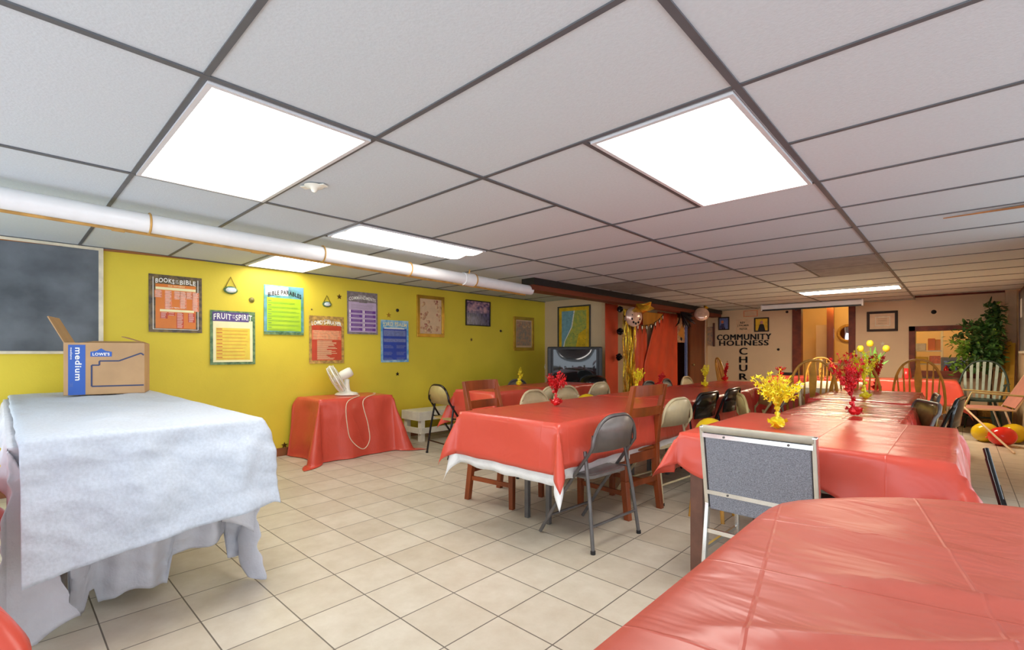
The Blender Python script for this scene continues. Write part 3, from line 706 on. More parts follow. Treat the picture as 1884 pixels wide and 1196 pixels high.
# ================================================================== FAR WALL
def ypx(u, v): return onY(u, v, FY)
def sign_text(body, u0, v0, u1, v1, bold, m):
    a, b = ypx(u0, v0), ypx(u1, v1)
    for dx in (-.006, 0, .006): m.text(body, a.x+dx, b.x+dx, b.z, a.z, FY-.012-abs(dx)*.1, 'ink', 0)
def sign_thing(rows, label, name='wall_lettering'):
    m = MB()
    for r in rows: sign_text(*(r if len(r) == 6 else r+(.02,)), m)
    o = m.build(name, label=label, cat='lettering')
    bm_ = o.modifiers.new('thick', 'SOLIDIFY'); bm_.thickness = .008; bm_.offset = 0; return o
sign_thing([('COMMUNITY', 1320, 616, 1419, 624.5, .012)], 'black raised letters reading COMMUNITY on the far wall')
sign_thing([('HOLINESS', 1324, 627, 1414, 635.5, .012)], 'black raised letters reading HOLINESS below COMMUNITY')
sign_thing([('C', 1361, 640, 1375, 652.5), ('H', 1361, 656, 1375, 667.5), ('U', 1361, 671, 1375, 683), ('R', 1361, 687, 1375, 699), ('C', 1361, 703, 1375, 714), ('H', 1361, 718, 1375, 729)], 'black raised letters of CHURCH running down the far wall')
m = MB(); a, b = ypx(1354, 588), ypx(1384, 613); m.box(a.x, b.x, FY-.004, FY, b.z, a.z, 'pale_post')
for r in (('REV', 1362, 592, 1371, 595.5, .03), ('J PALMER', 1357, 597.5, 1378, 601, .03), ('PASTOR', 1361, 603.5, 1375, 607, .03)):
    a, b = ypx(r[1], r[2]), ypx(r[3], r[4]); m.text(r[0], a.x, b.x, b.z, a.z, FY-.006, 'ink', .03)
m.build('pastor_notice', label='small notice with three short dark lines of type between two portraits', cat='notice')
m = MB(); a, b = ypx(1368, 572), ypx(1394, 582); m.box(a.x, b.x, FY-.004, FY, b.z, a.z, 'salmon_paper'); m.box(a.x+.015, b.x-.015, FY-.005, FY-.004, b.z+.01, a.z-.01, 'pale_post')
m.build('paper_notice', label='pale pink paper notice high on the far wall under the screen housing', cat='notice')
def a_portrait(m, x0, x1, z0, z1):
    m.box(x0, x1, -.006, 0, z0, z1, 'map_gold'); c = (x0+x1)/2
    m.ball((c, -.008, z0+(z1-z0)*.68), .03, 'pink_vinyl', 10, 6, (1, .1, 1.2)).prism([(c-.07, z0), (c+.07, z0), (c+.04, z0+.12), (c, z0+.14), (c-.04, z0+.12)], -.009, -.006, 'ink')
def a_portrait2(m, x0, x1, z0, z1):
    m.box(x0, x1, -.006, 0, z0, z1, 'slate_blue'); c = (x0+x1)/2-.03
    m.ball((c, -.008, z0+(z1-z0)*.65), .028, 'salmon_paper', 10, 6, (1, .1, 1.2)).prism([(c-.06, z0), (c+.06, z0), (c+.03, z0+.11), (c-.03, z0+.11)], -.009, -.006, 'forest')
picture((1388, 585, 1415, 610), 'small framed portrait right of the pastor notice', a_portrait, 'frame_dark', .022, plane='y', rot=0, y=FY-.001)
picture((1322, 584, 1342, 607), 'small framed portrait left of the pastor notice', a_portrait2, 'frame_dark', .022, plane='y', rot=0, y=FY-.001)
def a_plain(m, x0, x1, z0, z1):
    m.box(x0, x1, -.006, 0, z0, z1, 'pale_post'); w, h = x1-x0, z1-z0
    m.box(x0+w*.22, x1-w*.18, -.008, -.006, z0+h*.2, z1-h*.2, 'chalk_frame').box(x0+w*.25, x1-w*.21, -.009, -.008, z0+h*.25, z1-h*.25, 'pale_post')
    for i in range(4): m.box(x0+w*.32, x1-w*.3, -.0095, -.009, z0+h*(.35+.1*i), z0+h*(.35+.1*i)+.004, 'star_brown')
picture((1595, 574, 1652, 609), 'dark-framed certificate on the far wall between doorway and serving window', a_plain, 'frame_dark', .04, plane='y', rot=0, y=FY-.001, name='framed_certificate')
m = MB(); a = ypx(1301, 612); m.box(0, .12, -.03, 0, -.28, .12, 'floral_grey').box(.12, .15, -.05, 0, -.30, .2, 'dark_wood'); m.build('framed_picture', loc=(a.x+.02, FY-.002, a.z), label='partly hidden pale picture with a dark frame in the far left corner', cat='picture')
dot(1718, 574, .035, 'ink', 'black dot on the far wall above the serving window', plane='y')
dot(1432, 643, .025, 'ink', 'black dot on the far wall right of the CHURCH letters', plane='y')
dot(1448, 574, .025, 'ink', 'black dot at the top of the far wall under the screen housing', plane='y')
p = ypx(1624, 632); MB().prism(star_pts(.04), -.006, 0, 'chalk_frame').build('star_cutout', loc=p, label='small pale star on the far wall below the certificate', cat='decoration')
# projector screen
t = thing('projection_screen', 'retracted projection screen housing hanging from the ceiling before the far wall', 'projection screen', (-1.93, 9.72, 0))
MB().box(-.76, .76, -.05, .05, 1.895, 1.975, 'pvc').build('housing', t, bev=.01)
MB().box(-.76, .76, -.055, -.035, 1.868, 1.893, 'black').build('bottom_bar', t)
for x in (-1, 1): MB().box(x*.76-.012, x*.76+.012, -.06, .055, 1.875, 1.98, 'pvc').build('end_cap', t)
MB().tube([(-.2, -.045, 1.868), (-.2, -.045, 1.845)], .012, 'black').build('pull_handle', t)
# back room furniture
t = thing('open_door', 'orange-brown door standing open inside the far doorway', 'door', (-2.32, FY+.14, 0), .35)
MB().box(-.02, .02, 0, .8, .01, 1.95, 'door_orange').build('door_panel', t); MB().ball((.05, .72, .95), .028, 'gold_metal').build('knob', t)
MB().box(-2.05, -1.93, 11.9, 12.0, 0, 2.1, 'door_brown').box(-2.3, -2.05, 12.2, 12.25, 0, 1.7, 'cream_wall').build('wall_niche', kind='structure').name = 'trim_10'
t = thing('side_table', 'small cream-topped wooden side table inside the doorway room', 'table', (-1.75, 11.55, 0))
MB().box(-.3, .3, -.2, .2, .84, .90, 'pale_post').build('tabletop', t, bev=.005)
for x in (-.27, .27):
    for y in (-.17, .17): MB().box(x-.02, x+.02, y-.02, y+.02, 0, .84, 'pale_post').build('leg', t)
MB().box(-.28, .28, -.18, .18, .38, .41, 'pale_post').build('shelf', t)
MB().box(-.13, .13, -.12, .12, 0, .26, 'bin_green').build('storage_bin', loc=(-1.68, 11.5, .41), bev=.01, label='lime storage bin on the side table shelf', cat='bin')
MB().box(-.07, .07, -.1, .1, 0, .2, 'foil_red').build('storage_bin', loc=(-1.95, 11.55, .41), bev=.01, label='small red and purple bag beside the lime bin', cat='bag')
MB().lathe([(.08, 0), (.11, .05), (.10, .06), (.001, .01)], 'wicker', 18).tube([(-.1, 0, .05), (0, 0, .12), (.1, 0, .05)], .008, 'wicker').build('basket', loc=(-1.7, 11.5, .90), label='low wicker basket with a handle on the side table', cat='basket')
t = thing('round_mirror', 'round wicker-framed mirror on the back room wall seen through the doorway', 'mirror', (-1.78, 12.58, 1.52))
MB().tube([(.17*cos(2*pi*k/28), 0, .17*sin(2*pi*k/28)) for k in range(28)], .03, 'wicker', 8, closed=True).build('frame', t)
MB().lathe([(.15, 0), (.001, 0.002)], 'mirror', 28, Matrix.Rotation(pi/2, 4, 'X')).build('mirror_glass', t)
# things seen in the serving window
t = thing('shelf_unit', 'white shelf unit behind the serving window', 'shelf', (-.62, 11.75, 0))
for z in (.55, .88, 1.12, 1.5): MB().box(0, .38, -.15, .15, z, z+.02, 'bin_white').build('shelf', t)
for x in (0, .38): MB().box(x-.015, x+.015, -.15, .15, 0, 1.9, 'pale_paper').build('side_panel', t)
for dx, z, c, w, hh, lb in ((.06, 1.14, 'bin_white', .08, .13, 'white tub on the upper shelf behind the serving window'), (.22, 1.14, 'orange_paper', .05, .22, 'tall orange box on the upper shelf behind the serving window'), (.31, 1.14, 'door_orange', .04, .2, 'narrow amber carton on the upper shelf behind the serving window'), (.08, .90, 'lemon_paper', .09, .12, 'yellow packet on the middle shelf behind the serving window'), (.27, .90, 'salmon_paper', .08, .14, 'pinkish packet on the middle shelf behind the serving window')):
    MB().box(-w, w, -.08, .08, 0, hh, c).build('pantry_box', loc=(-.60+dx, 11.72, z), bev=.008, label=lb, cat='box')
MB().box(-.6, .55, -.3, .3, .72, .76, 'pale_post').box(-.58, -.52, -.28, .28, 0, .72, 'door_brown').box(.47, .53, -.28, .28, 0, .72, 'door_brown').build('kitchen_counter', loc=(.30, 11.2, 0), label='pale counter behind the serving window', cat='counter')
t = thing('microwave', 'dark microwave box on the counter behind the serving window', 'microwave', (.10, 11.2, .76))
MB().box(-.34, .34, -.16, .2, 0, .26, 'stone_grey').build('body', t, bev=.01); MB().box(-.30, .12, -.168, -.16, .03, .2, 'glass_dark').build('door', t); MB().box(-.1, .1, -.166, -.16, .21, .235, 'paper').build('label_strip', t)
MB().prism([(-.07, 0), (.09, 0), (.03, .19), (-.06, .19)], -.02, .02, 'pale_post').ball((.02, -.022, .03), .015, 'ink', 8, 5, (1, .3, 1)).build('paper_bag', loc=(.15, 10.95, .76), label='tan tented card leaning in front of the dark microwave', cat='card')
for i, (x, c) in enumerate(((-.15, 'foil_red'), (-.05, 'slate_blue'), (.29, 'bin_white'), (.36, 'salmon_paper'))):
    MB().lathe([(.03, 0), (.035, .03), (.03, .08), (.012, .10), (.012, .12), (.001, .12)], c, 12).build('jar', loc=(x-.02, 10.9+.03*i, .76), label='%s jar on the counter behind the serving window' % ('dark red', 'blue-grey', 'white', 'pinkish')[i], cat='jar')
# ================================================================== CLOTHS AND TABLES
def nz(x, y, z=0): return noise.noise(Vector((x, y, z)))
def cloth(name, x0, x1, y0, y1, z, drop, mt, label, cat='tablecloth', flare=.07, cflare=.34, ripple=.02, freq=9, step=.03, top=.002, seed=0, hem=.012, group=None, solid=.0015, wr=0.0, cr=0.0):
    """drop = (left, right, near, far): number or function of the 0..1 position along that side"""
    dl, dr, dn, df = [d if callable(d) else (lambda q, d=d: d) for d in drop]
    def axis(a, b, m0, m1):
        n = max(3, int((b-a)/step)); k0 = max(2, int(m0/step)); k1 = max(2, int(m1/step))
        return [a-m0*(1-i/k0) for i in range(k0)]+[a+(b-a)*i/n for i in range(n+1)]+[b+m1*(i+1)/k1 for i in range(k1)]
    mx = [max(d(q/8) for q in range(9)) for d in (dl, dr, dn, df)]
    SX = axis(x0, x1, mx[0], mx[1]); SY = axis(y0, y1, mx[2], mx[3])
    vs = []
    for sx in SX:
        for sy in SY:
            qx = min(1, max(0, (sx-x0)/(x1-x0))); qy = min(1, max(0, (sy-y0)/(y1-y0)))
            ox = (sx-x1)/mx[1]*dr(qy) if sx > x1 else ((sx-x0)/mx[0]*dl(qy) if sx < x0 else 0)
            oy = (sy-y1)/mx[3]*df(qx) if sy > y1 else ((sy-y0)/mx[2]*dn(qx) if sy < y0 else 0)
            r = hypot(ox, oy)
            if r < 1e-6:
                e = min(sx-x0, x1-sx, sy-y0, y1-sy)
                vs.append((sx, sy, z+top*nz(sx*4, sy*4, seed)+wr*nz(sx*2.2+seed, sy*5)*min(1, e/.06)-.003*(1-min(1, e/.02)))); continue
            th = atan2(abs(oy), abs(ox)); f = flare+cflare*abs(sin(2*th))**1.5
            px = min(x1, max(x0, sx)); py = min(y1, max(y0, sy)); per = px*1.0+py*1.37
            rip = ripple*min(1, r/.12)*(sin(per*freq+seed)+.6*sin(per*freq*2.3+seed*2))+.012*nz(per*3, r*6, seed)*min(1, r/.05)+cr*(nz(per*5+r*3, r*9, seed+2)+.5*nz(per*13, r*22-per*4, seed))*min(1, r/.08)
            f = min(f, .8); hz = r*f+rip+.006; dz = r*sqrt(1-f*f)
            dx, dy = (ox/r, oy/r); rr = dz
            zz = z-.003-rr + (hem*nz(per*5, seed) if r > .9*min(mx) else 0)
            ex = 0
            if zz < .006: ex = .006-zz; zz = .006+.004*abs(nz(per*8, r*9))
            vs.append((px+dx*(hz+ex*.3), py+dy*(hz+ex*.3), zz))
    ny = len(SY); fs = [(i*ny+k, (i+1)*ny+k, (i+1)*ny+k+1, i*ny+k+1) for i in range(len(SX)-1) for k in range(ny-1)]
    m = MB(); cx_, cy_ = (x0+x1)/2, (y0+y1)/2
    m.add([(a-cx_, b-cy_, c) for a, b, c in vs], fs, mt, True)
    return m.build(name, loc=(cx_, cy_, 0), label=label, cat=cat, group=group, solid=solid)
def table(x0, x1, y0, y1, z, label, top='table_brown', leg='dark_wood', inset=.06, legw=.05, name='folding_table'):
    t = thing(name, label, 'table', ((x0+x1)/2, (y0+y1)/2, 0)); hx, hy = (x1-x0)/2, (y1-y0)/2
    MB().box(-hx, hx, -hy, hy, z-.03, z, top).build('tabletop', t, bev=.004)
    for sx in (-1, 1):
        for sy in (-1, 1):
            x, y = sx*(hx-inset), sy*(hy-inset); MB().box(x-legw/2, x+legw/2, y-legw/2, y+legw/2, 0, z-.03, leg).build('leg', t, bev=.003)
    return t
ZT = .71
# T1: three tables end to end
for k, (x0, x1, y0, y1, lb) in enumerate(((-2.41, -1.63, 2.11, 3.78, 'long folding table under the pink-red cover with a white lace underlay, nearest the middle aisle'),
                             (-2.41, -1.63, 3.82, 5.30, 'folding table in the middle of the left red row'), (-2.41, -1.66, 5.34, 6.75, 'folding table at the far end of the left red row'))):
    table(x0, x1, y0, y1, ZT-.012, lb, leg='grey_metal', legw=.03, inset=.30)
cloth('lace_underlay', -2.415, -1.625, 2.105, 3.76, ZT-.008, (.34, .31, .335, .02), 'white_lace', 'white lace undercloth showing below the pink-red cover of the middle-left table', ripple=.003, freq=5, flare=.03, hem=.03, cflare=.24, seed=1)
cloth('plastic_cover', -2.43, -1.61, 2.09, 3.79, ZT, (.26, .25, .275, .01), 'red_cover', 'pink-red plastic cover on the table nearest the middle aisle, left row', ripple=.007, freq=5, cflare=.3, seed=1)
cloth('plastic_cover', -2.43, -1.61, 3.74, 5.32, ZT+.003, (.28, .32, .03, .01), 'red_cover', 'red plastic cover on the middle table of the left row', ripple=.02, freq=7, seed=5)
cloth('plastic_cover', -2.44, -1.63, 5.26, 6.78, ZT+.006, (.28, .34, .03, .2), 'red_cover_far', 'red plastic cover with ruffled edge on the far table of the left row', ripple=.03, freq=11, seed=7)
# TB: wide table with the brown leg
table(-.985, -.03, 2.31, 3.37, ZT-.008, 'table with a thick brown square leg behind the grey padded chair', leg='table_brown', legw=.062, inset=.045)
cloth('plastic_cover', -1.01, -.01, 2.29, 3.39, ZT, (.20, .26, lambda q: .15+.16*q**2+.05*sin(q*9), .06), 'red_cover', 'red plastic cover with flared right corner behind the grey padded chair', ripple=.022, freq=7, cflare=.42, seed=11)
# TC: row going away from TB
table(-.86, -.26, 3.46, 4.80, ZT-.02, 'folding table just behind the brown-legged table', leg='grey_metal', legw=.03, inset=.1)
table(-.93, -.30, 4.86, 6.20, ZT-.02, 'folding table second behind the brown-legged table', leg='grey_metal', legw=.03, inset=.1)
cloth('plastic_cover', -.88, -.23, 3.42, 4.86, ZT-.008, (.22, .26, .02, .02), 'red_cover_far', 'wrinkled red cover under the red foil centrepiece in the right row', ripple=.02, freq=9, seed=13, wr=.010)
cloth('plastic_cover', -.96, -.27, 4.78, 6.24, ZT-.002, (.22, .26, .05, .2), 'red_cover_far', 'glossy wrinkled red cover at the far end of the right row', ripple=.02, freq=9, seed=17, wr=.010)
# TE cream-covered table, TD across the far end
table(-1.50, -.97, 6.27, 7.85, ZT-.02, 'folding table with a cream cloth left of the oak chairs', leg='grey_metal', legw=.03, inset=.1)
cloth('plastic_cover', -1.52, -.95, 6.25, 7.87, ZT-.012, (.26, .26, .30, .2), 'red_cover', 'red cover hanging below the cream cloth near the oak chairs', seed=19)
cloth('cream_cloth', -1.525, -.945, 6.24, 7.88, ZT-.006, (.05, .05, .07, .1), 'cream_cloth', 'cream cloth spread over a red cover near the oak chairs', seed=20)
table(-2.35, -.06, 8.95, 9.55, ZT-.008, 'long table set crosswise in front of the far doorway', leg='grey_metal', legw=.03, inset=.1)
cloth('plastic_cover', -2.37, -.03, 8.93, 9.57, ZT, (.2, .42, .35, .2), 'red_cover', 'red cover on the crosswise table before the far doorway', ripple=.025, freq=8, cflare=.25, seed=23)
MB().box(-.14, .14, -.10, .10, 0, .012, 'black').box(-.14, .14, -.1, -.09, .012, .035, 'black').box(-.14, .14, .09, .1, .012, .035, 'black').box(-.14, -.13, -.1, .1, .012, .035, 'black').box(.13, .14, -.1, .1, .012, .035, 'black').build('serving_tray', loc=(-2.15, 9.4, ZT+.006), label='shallow black tray at the left end of the crosswise table', cat='tray')
# Tback: by the yellow wall
table(-3.93, -3.38, 3.36, 4.18, ZT-.008, 'small folding table near end of the row by the yellow wall', leg='grey_metal', legw=.03, inset=.1)
table(-3.93, -3.40, 4.22, 5.15, ZT-.008, 'folding table in front of the television by the yellow wall', leg='grey_metal', legw=.03, inset=.1)
cloth('plastic_cover', -3.95, -3.36, 3.34, 4.16, ZT, (.3, .34, .34, .01), 'red_cover', 'pinkish red cover on the near end of the row by the yellow wall', ripple=.014, seed=29)
cloth('plastic_cover', -3.95, -3.38, 4.10, 5.17, ZT+.003, (.3, .34, .04, .3), 'red_cover', 'deep red cover on the table in front of the television', ripple=.016, seed=31)
# fan table
table(-5.20, -4.72, 2.24, 3.02, .615, 'low table under a floor-length red cover against the yellow wall', leg='grey_metal', legw=.03, inset=.05)
cloth('plastic_cover', -5.22, -4.70, 2.20, 3.04, .625, (.05, .64, .64, .64), 'red_cover', 'floor-length orange-red cover under the white fan', flare=.10, cflare=.26, ripple=.020, freq=6, seed=41)
# foreground table with rounded cover
def round_cover():
    out = []
    def corner(cx_, cy_, r, a0, a1, n=18, e=1):
        for i in range(n+1):
            a = a0+(a1-a0)*i/n; out.append((cx_+r*cos(a), cy_+r*sin(a), cos(a), sin(a)))
    x0, x1, y0, y1 = -.355, .95, .24, 1.79
    def edge(p, q, nx, ny, n):
        for i in range(1, n): out.append((p[0]+(q[0]-p[0])*i/n, p[1]+(q[1]-p[1])*i/n, nx, ny))
    corner(x1-.2, y1-.25, .2, 0, D90); edge((x1-.2, y1-.05), (.22, y1), 0, 1, 20)
    # far edge sweeps down to the left corner
    P = [(.22, 1.79), (.10, 1.775), (-.02, 1.735), (-.12, 1.675), (-.20, 1.60), (-.27, 1.52), (-.315, 1.455), (-.340, 1.40), (-.352, 1.33), (-.355, 1.25)]
    for i in range(len(P)):
        a = P[max(0, i-1)]; b = P[min(len(P)-1, i+1)]; d = Vector((b[0]-a[0], b[1]-a[1])).normalized(); out.append((P[i][0], P[i][1], d.y, -d.x))
    edge(P[-1], (x0, y0+.1), -1, 0, 26); corner(x0+.1, y0+.1, .1, pi, 1.5*pi, 8); edge((x0+.1, y0), (x1-.1, y0), 0, -1, 26); corner(x1-.1, y0+.1, .1, 1.5*pi, 2*pi, 8); edge((x1, y0+.1), (x1, y1-.25), 1, 0, 26)
    return out
out = round_cover(); cxm, cym = .3, 1.0
fixed = []
for x, y, nx, ny in out:
    d = Vector((x-cxm, y-cym)).normalized()
    if nx*d.x+ny*d.y < 0: nx, ny = -nx, -ny
    fixed.append((x, y, nx, ny))
out = fixed
m = MB(); vs = []; NR = 34; HR = 12
def t0h(x, y):
    h = .0022*nz(x*5, y*5)
    # long soft diagonal ridges and one sharp fold
    for (ax, ay, bx, by, a, w) in ((-.30, .62, .20, 1.02, .010, .018), (-.22, .95, .28, 1.16, .008, .015), (.0, .72, .5, .9, .007, .02), (-.28, 1.22, .1, 1.30, .004, .02), (-.1, .5, .3, .72, .008, .02), (.05, 1.25, .6, 1.32, .004, .02)):
        d = Vector((bx-ax, by-ay)); L_ = d.length; d.normalize(); q = Vector((x-ax, y-ay)); s_ = q.dot(d); n_ = abs(q.x*d.y-q.y*d.x+.015*sin(s_*14))
        if 0 < s_ < L_: h += 2.0*a*math.exp(-(n_/w)**2)*sin(pi*s_/L_)
    return h
for i in range(NR+1):
    s_ = i/NR
    for x, y, nx, ny in out:
        X, Y = cxm+(x-cxm)*s_, cym+(y-cym)*s_; e = (1-s_); vs.append((X, Y, ZT+t0h(X, Y)*min(1, e*8)-.004*max(0, 1-e*25)))
for i in range(1, HR+1):
    r = .24*i/HR
    for k, (x, y, nx, ny) in enumerate(out):
        f = .22*r+.012*sin(k*.35)*r/.1*.5+.010; vs.append((x+nx*f, y+ny*f, ZT-.004-r))
N = len(out); fs = [(i*N+k, i*N+(k+1) % N, (i+1)*N+(k+1) % N, (i+1)*N+k) for i in range(NR+HR) for k in range(N)]
m.add([(a-cxm, b-cym, c) for a, b, c in vs], fs, 'red_cover_near', True)
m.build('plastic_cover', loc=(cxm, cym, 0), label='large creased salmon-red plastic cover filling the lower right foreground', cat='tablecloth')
t = thing('round_cornered_table', 'foreground table hidden under the creased salmon-red cover', 'table', (cxm, cym, 0))
MB().prism([((x-cxm)*.975, (y-cym)*.975) for x, y, _, _ in out], ZT-.045, ZT-.012, 'table_brown', ax='z').build('tabletop', t)
for sx, sy in ((-.45, -.6), (.5, -.6), (-.45, .3), (.5, .6)): MB().box(sx-.03, sx+.03, sy-.03, sy+.03, 0, ZT-.045, 'table_brown').build('leg', t)
# corner of a red covered table at far left
table(-2.75, -1.93, -1.2, -.17, ZT-.008, 'table beside the camera at the far left edge, under a pink-red cover', leg='grey_metal', legw=.03)
cloth('plastic_cover', -2.78, -1.90, -1.22, -.15, ZT, (.3, .42, .3, .34), 'red_cover', 'pink-red cover corner poking in at the lower left edge of the view', flare=.2, cflare=.42, ripple=.01, freq=5, seed=47)
# ---- white draped table with carton
ZW = .79
table(-5.1, -2.52, .04, .82, ZW-.036, 'long table hidden under rumpled white sheets by the chalkboard', leg='grey_metal', legw=.04, inset=.42)
def under_drop(q):
    if q < .05: return .68
    if q < .20: return .42
    if q < .29: return .775
    if q < .33: return .69
    if q < .63: return .765-.05*abs(sin((q-.33)*10))
    if q < .92: return .63-.22*(q-.63)
    return .70
cloth('white_sheet', -5.12, -2.50, .02, .84, ZW-.030, (.05, under_drop, .70, .45), 'white_under', 'crumpled white under-sheet touching the floor below the draped table', flare=-.24, cflare=.34, ripple=.028, freq=17, hem=.02, seed=53, step=.016, cr=.03)
cloth('white_sheet', -5.14, -2.44, .055, .86, ZW, (.05, lambda q: .50-.11*q, .015, .10), 'white_linen', 'wide white woven sheet draped over the table with the cardboard carton', flare=.30, cflare=.0, ripple=.016, freq=5, hem=.006, seed=59, step=.014, wr=.018, cr=.016)
A, B = Vector((-4.62, .31)), Vector((-4.50, .75)); ang = atan2(B.y-A.y, B.x-A.x); w = (B-A).length; hh = .375; dp = .32
t = thing('cardboard_box', 'open cardboard moving box with a blue side panel standing on the white-draped table', 'box', (A.x, A.y, ZW+.006), ang)
g = .004
m = MB(); m.box(0, w, -.0+0, g, 0, hh, 'cardboard').box(0, w, dp-g, dp, 0, hh, 'cardboard').box(0, g, g, dp-g, 0, hh, 'cardboard').box(w-g, w, g, dp-g, 0, hh, 'cardboard').box(0, w, 0, dp, 0, g, 'cardboard')
# printed front
m.box(.025, .118, -.001, 0, .002, hh-.015, 'carton_blue')
m.text('medium', .062, .098, .105, hh-.035, -.0018, 'paper', .02, rot=1); m.text('mediano', .036, .048, .255, hh-.035, -.0018, 'paper', .01, rot=1)
m.text('22 x 16 x 15', .032, .05, .06, .09, -.0018, 'slate_blue', 0)
lx0, lx1, lz0 = .145, .265, .275
m.prism([(lx0, lz0), (lx1, lz0), (lx1, lz0+.035), (lx0+.085, lz0+.042), (lx0+.06, lz0+.06), (lx0+.035, lz0+.042), (lx0, lz0+.035)], -.001, 0, 'carton_blue')
m.text("LOWE'S", lx0+.012, lx1-.012, lz0+.007, lz0+.029, -.0018, 'paper', .03)
pl = [(.152, .06), (w-.004, .06), (w-.004, .285), (w-.02, .30), (w-.15, .243), (.195, .243), (.195, .213), (.152, .213)]
for i in range(len(pl)):
    a, b = pl[i], pl[(i+1) % len(pl)]
    if i == 1: continue
    m.bar((a[0], -.0007, a[1]), (b[0], -.0007, b[1]), .0012, .010, 'carton_navy', up=(0, 0, 1) if a[0] != b[0] else (1, 0, 0))
m.build('body', t)
MB().hexa([(0, 0, hh), (.004, 0, hh), (.004, dp, hh), (0, dp, hh)], [(-.085, 0, hh+.18), (-.08, 0, hh+.185), (-.08, dp*.9, hh+.185), (-.085, dp*.9, hh+.18)], 'cardboard').build('flap', t)
MB().hexa([(w-.004, .0, hh), (w, 0, hh), (w, dp, hh), (w-.004, dp, hh)], [(w-.14, .02, hh+.045), (w-.136, .02, hh+.05), (w-.136, dp-.01, hh+.05), (w-.14, dp-.01, hh+.045)], 'cardboard_in').build('flap', t)
MB().hexa([(0, dp-g, hh), (w, dp-g, hh), (w, dp, hh), (0, dp, hh)], [(.1, dp+.06, hh+.02), (w-.05, dp+.06, hh+.02), (w-.05, dp+.065, hh+.02), (.1, dp+.065, hh+.02)], 'cardboard').build('flap', t)
# ---- fan
t = thing('desk_fan', 'white oscillating desk fan tilted back on the red covered table', 'fan', (-5.0, onX(638, 722, -5.0).y, .632))
MB().lathe([(.125, 0), (.128, .008), (.11, .022), (.05, .035), (.035, .06), (.028, .13), (.03, .17), (.001, .175)], 'white_plastic', 28).build('base', t)
HM = Matrix.Translation((0, 0, .235)) @ Vector((0, 0, 1)).rotation_difference(Vector((-.405, -.78, -.47))).to_matrix().to_4x4() @ Matrix.Translation((0, 0, .085))
MB().lathe([(.001, -.15), (.045, -.145), (.055, -.12), (.055, -.03), (.04, 0)], 'white_plastic', 20, HM).build('motor', t)
m = MB()
for z, rr in ((.0, .150), (.035, .158), (.075, .150)):
    m.tube([HM @ Vector((rr*cos(2*pi*k/32), rr*sin(2*pi*k/32), z)) for k in range(32)], .0035 if z != .035 else .009, 'white_plastic', 6, closed=True)
for k in range(54):
    a = 2*pi*k/54; c_, s_ = cos(a), sin(a)
    m.tube([HM @ Vector((rr*c_, rr*s_, z)) for rr, z in ((.045, .092), (.10, .090), (.145, .078), (.158, .045), (.156, .02), (.12, -.005), (.055, -.012))], .0024, 'white_plastic', 4, caps=False)
m.lathe([(.046, .088), (.044, .098), (.001, .100)], 'white_plastic', 18, HM)
m.build('cage', t)
m = MB(); m.lathe([(.03, .01), (.03, .06), (.001, .07)], 'white_plastic', 14, HM)
for k in range(3):
    a = 2*pi*k/3; vs = [HM @ Vector((r*cos(a+da), r*sin(a+da), z)) for r, da, z in ((.028, 0, .02), (.07, -.35, .02), (.115, -.3, .025), (.12, .25, .05), (.07, .3, .05), (.03, .4, .045))]
    m.add(vs, [(0, 1, 2, 3, 4, 5)], 'white_plastic')
m.build('blades', t)
def spline(P, n=6):
    P = [Vector(p) for p in P]; o = []
    for i in range(len(P)-1):
        p0, p1, p2, p3 = P[max(0, i-1)], P[i], P[i+1], P[min(len(P)-1, i+2)]
        for k in range(n):
            t_ = k/n; o.append(.5*((2*p1)+(p2-p0)*t_+(2*p0-5*p1+4*p2-p3)*t_*t_+(3*p1-p0-3*p2+p3)*t_**3))
    return o+[P[-1]]
q = [(-4.86, 2.62, .636), (-4.74, 2.66, .635), onX(638, 742, -4.62), onX(640, 790, -4.56), onX(648, 812, -4.54), onX(668, 826, -4.52), onX(680, 810, -4.54), onX(677, 780, -4.57), onX(668, 738, -4.62), (-4.76, 2.86, .64), (-4.90, 2.92, .637)]
MB().tube(spline(q), .0045, 'cord', 6).build('power_cord', label='beige fan cord looping down over the front of the red cover', cat='cord')
# ---- white bench
t = thing('wooden_bench', 'low white painted bench against the yellow wall', 'bench', (-5.02, 4.13, 0))
BH = .37; MB().box(-.19, .19, -.62, .62, BH-.03, BH, 'white_paint').build('seat', t, bev=.003)
MB().box(.15, .19, -.62, .62, BH-.11, BH-.03, 'white_paint').box(-.15, .15, -.62, -.59, BH-.11, BH-.03, 'white_paint').box(-.19, -.15, -.62, .62, BH-.11, BH-.03, 'white_paint').build('apron', t)
for sx in (-1, 1):
    for sy in (-1, 1): MB().box(sx*.15-.03, sx*.15+.03, sy*.56-.03, sy*.56+.03, 0, BH-.11, 'white_paint').build('leg', t)
MB().box(.18, .195, -.59, .59, .10, .17, 'white_paint').box(-.178, .178, -.61, -.5925, .10, .17, 'white_paint').build('stretcher', t)
